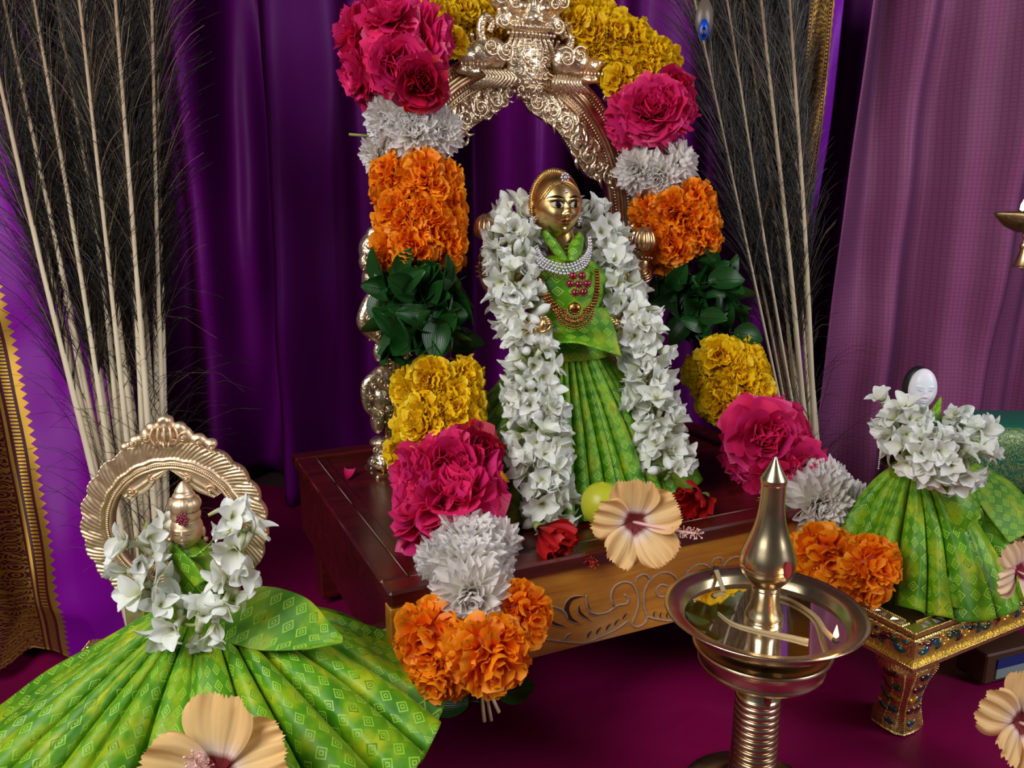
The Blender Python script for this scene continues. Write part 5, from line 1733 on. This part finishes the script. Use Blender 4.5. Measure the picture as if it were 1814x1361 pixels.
tub_garland('long dense white garland hanging in two strands from the neck of the largest figure', [
    (980, 925, .640), (962, 850, .648), (955, 770, .660), (948, 700, .672), (938, 620, .688), (922, 550, .703), (905, 480, .722), (905, 425, .742), (912, 385, .765), (925, 392, .79), (1000, 405, .80),
    (1040, 398, .80), (1065, 420, .785), (1085, 480, .770), (1110, 545, .752), (1135, 615, .738), (1152, 685, .724), (1165, 755, .712), (1182, 835, .700)], 290, .0150, .0170, 5, down=-.5)
tub_garland('ring of large white tuberose blossoms hung on the small left figure', [
    (262, 925, .462), (250, 965, .456), (254, 1010, .450), (268, 1060, .446), (300, 1095, .442), (345, 1108, .440), (385, 1085, .443), (410, 1040, .447), (428, 985, .452), (425, 935, .458), (395, 915, .463)], 27, .0085, .0150, 8, .1)
tub_garland('bunched white tuberose garland wrapped round the silver faced figure at right', [
    (1585, 735, .625), (1600, 770, .612), (1625, 800, .600), (1655, 815, .594), (1690, 812, .598), (1712, 790, .612), (1712, 755, .630)], 46, .0145, .0150, 12, .1)
rr = random.Random(3)
rg = [o for o in C.objects if o.get('category') == 'garland'][-1]
p0 = Vector(rg.location)
for (px, py, f_, d) in ((1566, 712, .628, (-.6, -.4, .9)), (1690, 850, .592, (.1, -1, -.6)), (1640, 835, .592, (-.3, -1, -.5)), (1720, 840, .60, (.6, -1, -.4)), (1735, 800, .61, (1, -.6, .2)), (1568, 745, .63, (-1, -.3, -.4)), (1610, 745, .612, (-.2, -1, .5)), (1690, 735, .618, (.5, -1, .6)), (1660, 800, .585, (0, -1, .1))):
    put('tuberose', rg, PF(px, py, f_) - p0, d, .0150, rr)


# ------------------------------------------------------------------ hibiscus
def hibiscus(label, pos, d, roll, size, mat, cmat, name='hibiscus', col=None, folded_=0.0, seed=0, group=None):
    r = np.random.default_rng(seed + 50)
    t = thing(name, label, 'flower', tuple(pos))
    Mx = orient(d, roll).to_3x3()
    t.rotation_euler = Mx.to_euler()
    for i in range(5):
        F = pdir(i * 2 * PI / 5 + r.uniform(-.08, .08), 1.12 - folded_ + r.uniform(-.1, .1), .22)
        p, uv, f = petal(size * r.uniform(.95, 1.06), size * .46 * r.uniform(.93, 1.07), lambda v: .13 + .87 * np.sin(np.clip(v, 0, 1) * PI * .62) ** 1.2, 34, 20, .25 + folded_ * .3, -.55 + r.uniform(-.3, .3) + folded_ * 1.5, .16 + folded_ * .6, .085 * size, r.uniform(2.6, 4.2), r.uniform(0, 6), .085 * size, 15)
        o = MB().add(p @ F.T, f, uv).obj('petal', mat, t)
    mb = MB()
    bend_ = r.uniform(.1, .25)
    P = catmull([(0, 0, 0), (0, bend_ * size * .3, size * .4), (0, bend_ * size * .8, size * .78), (0, bend_ * size * 1.3, size * 1.0)], 20)
    if col is not None:
        cv = np.array(Mx.inverted() @ Vector(col)) * size
        P = catmull([(0, 0, 0), cv * .35 + np.array([0, 0, .22 * size]), cv * .8 + np.array([0, 0, .2 * size]), cv + np.array([0, 0, .1 * size])], 20)
    tube(mb, P, np.linspace(.035, .018, 20) * size, 7)
    col = mb.obj('staminal_column', cmat, t)
    mb = MB()
    for i in range(34):
        k = 10 + i % 9; a = i * 2.4
        e = P[k] + size * .11 * np.array([math.cos(a), math.sin(a), .25])
        tube(mb, [P[k], e], .005 * size, 4); ball(mb, e, .014 * size, 5, 4)
    for i in range(5):
        a = i * 1.257
        e = P[-1] + size * .09 * np.array([math.cos(a), math.sin(a), 1.1])
        tube(mb, [P[-1], e], .007 * size, 4); ball(mb, e, .022 * size, 6, 5)
    tag(mb.obj('stamens', cmat, col), kind='stuff')
    mb = MB(); lathe(mb, [(.0, -.22), (.07, -.2), (.10, -.08), (.12, .05), (.06, .02)], 10)
    mb.v[-1] = mb.v[-1] * size
    mb.obj('calyx', M['stem_green'], t)
    return t


hibiscus('peach hibiscus with dark red eye lying open on the wooden platform edge by the lime', PF(1122, 925, .600), (.10, -1, .25), .35, .0385, M['hib_peach'], M['column'], seed=1, col=(1.15, -.35, -.08))
hibiscus('large peach hibiscus cut by the bottom edge, resting on the left green skirt', PF(388, 1368, .375), (.12, -1, .62), .30, .0400, M['hib_peach'], M['column'], seed=2)
hibiscus('pale peach hibiscus leaning on the right figure skirt at the picture edge', PF(1800, 1012, .575), (.35, -1, .25), .9, .0265, M['hib_pale'], M['column'], seed=3, col=(.8, -.5, -.35))
hibiscus('peach hibiscus lying on the maroon cloth at the lower right corner', PF(1806, 1280, .53), (-.05, -1, .45), .2, .0370, M['hib_peach'], M['column'], seed=4, col=(.8, -.5, -.2))
hibiscus('red hibiscus half closed at the foot of the left white garland strand', PF(955, 935, .606), (.45, -.9, -.1), 1.0, .0345, M['hib_red'], M['column_red'], seed=5, folded_=.45, col=(1.1, -.5, -.55))
hibiscus('crumpled red hibiscus between the peach hibiscus and the lower pink roses', PF(1248, 880, .688), (-.55, -.85, .1), .3, .0350, M['hib_red'], M['column_red'], seed=6, folded_=.4, col=(-1.2, -.4, .1))

mb = MB()
prof = [(0, .0185)] + [(.0165 * math.sin(t) ** .95, .0172 * math.cos(t)) for t in np.linspace(.15, PI - .2, 24)] + [(.0022, -.0180), (0, -.0188)]
lathe(mb, prof, 32)
o = mb.obj('lime', M['lime'], None, True, tuple(PF(1066, 893, .624)))
tag(o, 'yellow green lime tucked behind the peach hibiscus on the platform', 'fruit')
mb = MB(); p, uv, f = petal(.014, .0048, FAN, 6, 6, .1, .5, .3, .001, 2, 1); mb.add(p, f, uv)
o = mb.obj('yellow_petal', M['marigold_y'], None, True, tuple(PF(892, 838, .61))); o.rotation_euler = (math.radians(-70), 0.5, math.radians(-30))
tag(o, 'single loose yellow petal beside the large pink rose of the left garland', 'petal')
o = MB().add(p * 1.1, f, uv).obj('pink_petal', M['rose'], None, True, tuple(A0 + Rm @ Vector((.035, .25, PH - .0045))))
tag(o, 'small fallen pink petal on the dark platform top, left of the garland', 'petal')

# ------------------------------------------------------------------ peacock feathers
def feather(label, group, base, lean, r0, r1, n_b, t0, blen, seed, droop=.8, eye=None, stray=8, curl=0.0):
    """base and lean are points low and high on the quill"""
    rr = np.random.default_rng(seed)
    b, h = np.array(base, float), np.array(lean, float)
    d = h - b
    lo = b + d * (-b[2] / d[2]) * 1.0 if d[2] > 0 else b
    hi = b + d * 1.5
    mid = (b + h) / 2 + rr.normal(0, .0022, 3)
    root = thing('peacock_feather', label, 'feather', tuple(lo), 0, group)
    P = catmull([lo - lo, b - lo, mid - lo, h - lo, hi - lo + np.array([curl, 0, 0])], 60)
    mb = MB(); rad = np.linspace(r0, r1, 60); tube(mb, P, rad, 8)
    mb.obj('quill', M['quill'], root)
    # barbs
    V, Fc = [], []
    T, N, B = frames(P)
    ns = 6
    ts = np.concatenate([np.sort(rr.uniform(t0, .99, n_b)), rr.uniform(max(.10, t0 - .34), t0, stray)])
    for i, t in enumerate(ts):
        k = int(t * 59); st = i >= n_b
        c = P[k] + (P[min(k + 1, 59)] - P[k]) * (t * 59 - k)
        sg = 1 if rr.random() < .5 else -1
        sd = np.array([sg * 1.0, rr.uniform(-.5, .45), 0.0])
        up = T[k]
        L = blen * rr.uniform(.55, 1.25) * (1.0 if not st else rr.uniform(.6, 1.5))
        u = np.linspace(0, 1, ns)
        op = rr.uniform(.08, .34) * (1 if not st else rr.uniform(1.5, 2.6))
        dr = droop * rr.uniform(-.35, 1.0) * (1 if not st else 1.6)
        ang = op + dr * u ** 1.7
        du = L / (ns - 1)
        q = c + np.cumsum(np.vstack([np.zeros(3), (np.cos(ang[1:])[:, None] * up + np.sin(ang[1:])[:, None] * sd) * du]), 0)
        q[:, 2] -= .012 * u ** 3 * (L / .06) * (1.5 if st else .6)
        q += rr.normal(0, .0005, q.shape) * u[:, None]
        w = (.00042 if not st else .00034) * (1 - .6 * u)
        # three sided tubes
        t_ = nrmz(np.gradient(q, axis=0)); n1 = nrmz(np.cross(t_, [0.1, 1, .2])); n2 = np.cross(t_, n1)
        n0 = len(V) * 3 * ns
        ring = np.stack([q + w[:, None] * (math.cos(a) * n1 + math.sin(a) * n2) for a in (0, 2.094, 4.188)], 1)
        V.append(ring.reshape(-1, 3))
        Fc.extend([(n0 + s * 3 + j, n0 + s * 3 + (j + 1) % 3, n0 + (s + 1) * 3 + (j + 1) % 3, n0 + (s + 1) * 3 + j) for s in range(ns - 1) for j in range(3)])
    mb = MB(); mb.add(np.concatenate(V), Fc)
    tag(mb.obj('barbs', M['barb'], root), kind='stuff')
    if eye is not None:
        e = np.array(PF(*eye)) - np.array(lo)
        for (sc_, dy, col, nm, dz) in ((.0150, 0, (112, 96, 84), 'eye_rim', 0.005), (.0085, -.0012, (10, 70, 190), 'eye_blue', -.006), (.0042, -.0022, (14, 14, 70), 'eye_centre', -.008)):
            mb = MB()
            a = np.linspace(0, 2 * PI, 28, endpoint=False)
            V2 = np.vstack([[0, 0, 0], np.stack([.62 * sc_ * np.cos(a), 0 * a - .0003 * np.cos(2 * a), sc_ * (np.sin(a)) * (1.25 + .15 * np.sin(a))], 1)])
            mb.add(V2 + e + [0, dy, dz], [(0, 1 + j, 1 + (j + 1) % 28) for j in range(28)])
            solid(mb.obj(nm, simple(nm, hexc(*col), .35), root), .0006)
    return root


ORD = ['leftmost', 'second', 'third', 'fourth', 'fifth', 'sixth', 'seventh', 'eighth', 'ninth', 'tenth', 'eleventh', 'twelfth', 'thirteenth', 'fourteenth', 'fifteenth', 'sixteenth', 'seventeenth', 'eighteenth', 'nineteenth', 'twentieth', 'twenty-first', 'rightmost']
rr = random.Random(9)
NL = 20
for i in range(NL):
    u = i / (NL - 1)
    f_ = .70 + .045 * ((i * 7) % 5) / 4
    j1, j2 = rr.uniform(-7, 7), rr.uniform(-22, 22)
    if i == 0: j1 = j2 = 0
    b = PF(168 + 128 * u + j1 * .5, 850, f_); h = PF(-28 + 322 * u + j2, 20, f_ + .03 + rr.uniform(-.01, .01))
    w_ = 'leftmost' if i == 0 else ('rightmost' if i == NL - 1 else ORD[i])
    lab = 'cream quilled peacock feather, %s %s, in the left bundle' % (w_, 'of all' if w_ in ('leftmost', 'rightmost') else 'from the left')
    feather(lab, 'peacock feathers of the left bundle', b, h, .0035 * rr.uniform(.85, 1.1), .0009, 520, .34 + .14 * rr.random(), .085, 100 + i, .6, stray=12 if i < 14 else 34)
NR = 14
for i in range(NR):
    u = i / (NR - 1)
    f_ = .955 + .035 * ((i * 5) % 4) / 3
    j1, j2 = rr.uniform(-5, 5), rr.uniform(-16, 16)
    b = PF(1398 + 50 * u + j1 * .4, 780, f_); h = PF(1226 + 178 * u ** .8 + j2, 20, f_ + .03)
    w_ = 'leftmost' if i == 0 else ('rightmost' if i == NR - 1 else ORD[i])
    lab = 'pale quilled peacock feather, %s %s, in the right bundle' % (w_, 'of all' if w_ in ('leftmost', 'rightmost') else 'from the left')
    feather(lab, 'peacock feathers of the right bundle', b, h, .0040 * (rr.uniform(.8, 1.2) if i > 4 else .62), .0008, 560, .34 + .12 * rr.random(), .095, 300 + i, .4, eye=(1247, 44, .94) if i == 0 else None, stray=10)

# ------------------------------------------------------------------ brass lamp
LF = 0.50
zl = lambda py, f=LF: PF(0, py, f).z
pc_ = PF(1354, 1082, LF)
LX, LY = pc_.x, LF
zp = pc_.z
dpp = .545 / 1500
lamp = thing('brass_lamp', 'tall brass oil lamp with round oil dish and pointed finial in the foreground', 'lamp', (LX, LY, 0))
RP = .0635
mb = MB()
lathe(mb, [(.0, zp - .013), (.020, zp - .013), (.044, zp - .0118), (.0505, zp - .006), (.0525, zp - .0015), (.0555, zp + .0002), (.060, zp + .0012), (RP - .0005, zp + .0022), (RP + .0003, zp + .0012), (RP - .001, zp + .0002), (.056, zp - .0015), (.052, zp - .0085), (.045, zp - .0142), (.020, zp - .0158), (.0, zp - .0158)], 96)
dish = mb.obj('dish', M['brass'], lamp)
mb = MB(); lathe(mb, [(0, zp - .0062), (.0503, zp - .0062)], 64)
mb.obj('oil', M['oil'], lamp)
# finial profile read against the dish height
def fz(py):
    return zl(py)
prof = [(0, fz(808)), (.0010, fz(811)), (.0040, fz(828)), (.0078, fz(846)), (.0082, fz(850)), (.0080, fz(856)), (.0076, fz(860)), (.0077, fz(885)), (.0086, fz(912)), (.0108, fz(938)),
        (.0142, fz(962)), (.0168, fz(982)), (.0175, fz(995)), (.0172, fz(999)), (.0173, fz(1003)), (.0160, fz(1014)), (.0125, fz(1026)), (.0096, fz(1034)), (.0092, fz(1040)), (.0086, fz(1046)), (.0088, fz(1060)),
        (.0098, fz(1074)), (.0118, fz(1086)), (.0123, fz(1090)), (.0120, fz(1094)), (.0128, fz(1104)), (.0150, zp - .0062), (.0185, zp - .0100), (.02, zp - .0128)]
mb = MB(); P = catmull(prof, 170); P[:, 0] = np.clip(P[:, 0], 0, 1)
# crisp pointed top
lathe(mb, P, 72)
mb.obj('finial', M['brass'], lamp)
mb = MB()
zb = zl(1150)
lathe(mb, catmull([(.016, zp - .0156), (.017, zp - .020), (.034, zb + .004), (.0425, zb + .0055), (.0443, zb + .0045), (.0440, zb + .003), (.041, zb - .0005), (.0400, zb - .006), (.0405, zb - .0085), (.0392, zb - .0100), (.0360, zb - .0125), (.022, zb - .0145), (.0142, zb - .016), (.0136, zb - .018)], 90), 96)
mb.obj('drip_collar', M['brass'], lamp)
mb = MB(); z0_ = zb - .017; pr = []
nr = 15
for i in range(240):
    t = i / 239; z = z0_ * (1 - t) + .016 * t
    base_r = .0133 + .0018 * t
    rb = .0007 * abs(math.sin(PI * nr * max(0, (t - .18)) / .82)) ** .6 if t > .18 else (-.0012 * math.sin(PI * t / .18))
    pr.append((base_r + rb * 1.6, z))
lathe(mb, pr, 64)
mb.obj('ribbed_shaft', M['brass'], lamp)
mb = MB(); lathe(mb, catmull([(.0145, .018), (.018, .0165), (.024, .0125), (.036, .010), (.046, .0075), (.0485, .004), (.0485, .0012), (.046, .0005)], 50), 80)
mb.obj('foot', M['brass'], lamp)
for (px, py, f_, s_, rad_) in ((1394, 991, .4835, .0046, .0178), (1362, 1222, .4885, .0034, .0140)):
    q = PF(px, py, LF); a_ = math.asin(max(-.98, min(.98, (PF(px, py, .487).x - LX) / rad_)))
    mb = MB(); ball(mb, (rad_ * math.sin(a_), -rad_ * math.cos(a_), q.z), (s_ * (.6 if s_ > .003 else .8), s_ * .35, s_ * 1.25), 12, 9, 0, np.array(Matrix.Rotation(a_, 3, 'Z')))
    mb.obj('kumkum_dot', M['kumkum'], lamp)
for (px, py, ends, lit, nm) in ((1265, 1003, [(1282, 1048, -.0058), (1273, 1022, .0005), (1268, 1008, .0040)], 0, 'unlit'), (1482, 1130, [(1330, 1062, -.005), (1385, 1058, -.0045), (1440, 1088, -.0045), (1462, 1118, -.001), (1480, 1136, .0034)], 1, 'lit')):
    P = [tuple(PZ(x_, y_, zp + dz) ) for (x_, y_, dz) in ends]
    wk = tag(tube(MB(), catmull(P, 24), np.linspace(.0008, .0020, 24) if lit else .0017, 8).obj('cotton_wick', M['wick'], None), '%s cotton wick lying %s in the brass lamp dish' % (('burning', 'through oil to the right rim') if lit else ('spent', 'against the far left rim')), 'wick')
    tipp = np.array(P[-1])
    mb = MB(); ball(mb, tipp + [0, 0, .0004], (.0024, .0024, .002), 8, 6); mb.obj('charred_tip', M['char'], wk)
    fh = .0044 if lit else .0013
    mb = MB(); lathe(mb, [(0, 0), (fh * .32, fh * .3), (fh * .36, fh * .6), (fh * .2, fh * 1.2), (0, fh * 2.0)], 12, tuple(tipp + [0.000, 0, .0018]))
    mb.obj('flame' if lit else 'ember', M['flame'] if lit else simple('ember', hexc(190, 80, 50), .6), wk)
    if lit:
        ld = bpy.data.lights.new('flame_light', 'POINT'); ld.energy = .035; ld.color = (1, .55, .25); ld.shadow_soft_size = .004
        lo_ = bpy.data.objects.new('flame_light', ld); C.objects.link(lo_); lo_.location = tuple(tipp + [0, -.002, .016]); 
# second wick curling in the oil
P = [tuple(PZ(x_, y_, zp - .0055)) for (x_, y_) in ((1272, 1085), (1300, 1105), (1345, 1118), (1395, 1128), (1432, 1137))]
o = tube(MB(), catmull(P, 24), np.linspace(.0006, .0019, 24), 8).obj('cotton_wick', M['wick'])
tag(o, 'long cotton wick soaking in the oil at the front of the dish', 'wick')

# small hanging lamp at the right edge
q = PF(1822, 378, .72)
hl = thing('hanging_lamp', 'small tarnished brass oil lamp with spout and flame at the right picture edge', 'lamp', tuple(q))
mb = MB(); lathe(mb, [(0, -.016), (.008, -.0155), (.016, -.0115), (.0205, -.004), (.0215, .0), (.0205, .0012), (.019, -.002), (.014, -.009), (0, -.012)], 40)
V = mb.v[0]
lft = np.clip((-V[:, 0] - .012) / .012, 0, 1)
V[:, 0] -= lft * .009; V[:, 1] *= 1 - .72 * lft; V[:, 2] = V[:, 2] * (1 - .35 * lft) + .0005 * lft
mb.obj('bowl', metal_mat('tarnished_brass', hexc(150, 125, 90), hexc(90, 70, 50), .45, 120, .25), hl)
mb = MB(); lathe(mb, [(0, .001), (.0035, .003), (.0032, .007), (.0012, .012), (0, .015)], 12, (-.006, -.004, 0)); mb.obj('flame', M['flame'], hl)
mb = MB(); ball(mb, (-.008, -.008, .001), (.002, .002, .0018), 8, 6); mb.obj('charred_tip', M['char'], hl)
mb = MB(); tube(mb, [(0.012, .004, -.002), (.012, .004, .2)], .0012, 8); tube(mb, catmull([(0.012, .004, 0), (.017, .004, -.003), (.019, .0, -.001)], 8), .0014, 6)
for k_ in range(3):
    lathe(mb, [(.0012, .04 + k_ * .04), (.003, .043 + k_ * .04), (.0012, .046 + k_ * .04)], 12, (.012, .004, 0))
mb.obj('suspension_rod', M['arch_plain'], hl)
mb = MB(); lathe(mb, catmull([(.0012, -.0155), (.003, -.018), (.0016, -.022), (.0035, -.027), (.0012, -.033), (0, -.036)], 24), 16); mb.obj('drop_finial', M['arch_plain'], hl)
q2 = PF(1816, 452, .72)
hp = thing('hanging_bell', 'brass bell shape just entering at the right picture edge below the small lamp', 'bell', tuple(q2))
mb = MB(); lathe(mb, catmull([(.0, .012), (.003, .011), (.004, .006), (.006, -.002), (.0085, -.008), (.010, -.010), (.0085, -.0095)], 30), 28); mb.obj('body', M['arch_plain'], hp)
mb = MB(); tube(mb, [(0, 0, .011), (0, 0, .0165)], .0009, 6); ball(mb, (0, 0, -.010), .0028, 8, 6); mb.obj('clapper', M['arch_plain'], hp)

# green gilded bolster behind the right figure
N = NT('green_gold_brocade'); co = N.uv()
w_ = N.n('ShaderNodeTexVoronoi', {'Vector': co, 'Scale': 150.0}, feature='F1').outputs['Distance']
nn = N.noise(140, 2, co, 3.0)
mk_ = N.math('MULTIPLY', N.math('LESS_THAN', N.math('ABSOLUTE', N.math('SUBTRACT', nn, .5)), .045), N.math('GREATER_THAN', w_, .12))
sx_ = N.n('ShaderNodeSeparateXYZ', {'Vector': co})
body_ = N.math('LESS_THAN', sx_.outputs[1], .085)
mk_ = N.math('MULTIPLY', mk_, body_)
N.p(Base_Color=N.mix(mk_, hexc(16, 92, 74), hexc(150, 160, 80)), Metallic=N.math('MULTIPLY', mk_, .5), Roughness=.45)
N.bump(mk_, .3, .0005)
bo = PF(1702, 893, .86)
mb = MB(); secs = []
k = 40
aa = np.linspace(0, 2 * PI, k, endpoint=False)
xs = np.concatenate([[-.002, 0, .004], np.linspace(.012, .25, 20), [.258, .262]])
V = []; UV = []
for x_ in xs:
    e = min(1, max(.0, (x_ + .002) / .014)) ** .5 * min(1, max(0, (.264 - x_) / .014)) ** .5
    sgn = lambda v_: np.sign(v_) * np.abs(v_) ** .62
    V.append(np.stack([np.full(k, x_), .05 + .045 * e * sgn(np.cos(aa)), .046 + (.044) * (.75 + .25 * e) * sgn(np.sin(aa))], -1))
    UV.append(np.stack([np.full(k, x_), .046 + .05 * np.sin(aa)], -1))
mb.add(np.array(V), grid_faces(len(xs), k, False, True) + [tuple(range(k)), tuple((len(xs) - 1) * k + j for j in range(k))[::-1]], np.array(UV).reshape(-1, 2))
bol = thing('bolster', 'green and gold brocade bolster cushion behind the skirt at the right edge', 'cushion', (bo.x, bo.y, max(.0, bo.z - .002)), math.radians(-4))
mb.obj('cover', N.m, bol)
mb = MB(); tube(mb, catmull([(.001, -.0, .004), (.12, -.001, .003), (.26, 0, .004)], 20), .0016, 6); mb.obj('gold_piping', M['stool'], bol)
bs = thing('low_bench', 'dark wooden seat under the green bolster at the far right', 'seat', (bo.x - .004, bo.y - .012, 0), math.radians(-4))
zt_ = max(.02, bo.z - .003)
mb = MB(); box(mb, (0, 0, zt_ - .01), (.28, .12, zt_), .001); mb.obj('top', M['wood_dark'], bs, False)
for x_ in (.012, .25):
    for y_ in (.008, .098):
        mb = MB(); box(mb, (x_, y_, 0), (x_ + .014, y_ + .014, zt_ - .01), .001); mb.obj('leg', M['wood_light'] if y_ < .05 else M['wood_dark'], bs, False)
bx = thing('small_box', 'small brown box with a blue and white side under the jewelled stool edge', 'box', tuple(PZ(1742, 1215, 0.0)), math.radians(20))
mb = MB(); box(mb, (0, 0, 0), (.06, .03, .028), .0015); mb.obj('box_body', simple('brown_card', hexc(70, 40, 22), .6), bx, False)
mb = MB(); box(mb, (.012, -.0012, .004), (.045, -.0002, .013), 0); mb.obj('white_band', simple('pale_card', hexc(130, 150, 150), .5), bx, False)
mb = MB(); box(mb, (.012, -.0012, .0131), (.045, -.0002, .022), 0); mb.obj('blue_band', simple('blue_card', hexc(20, 40, 110), .5), bx, False)
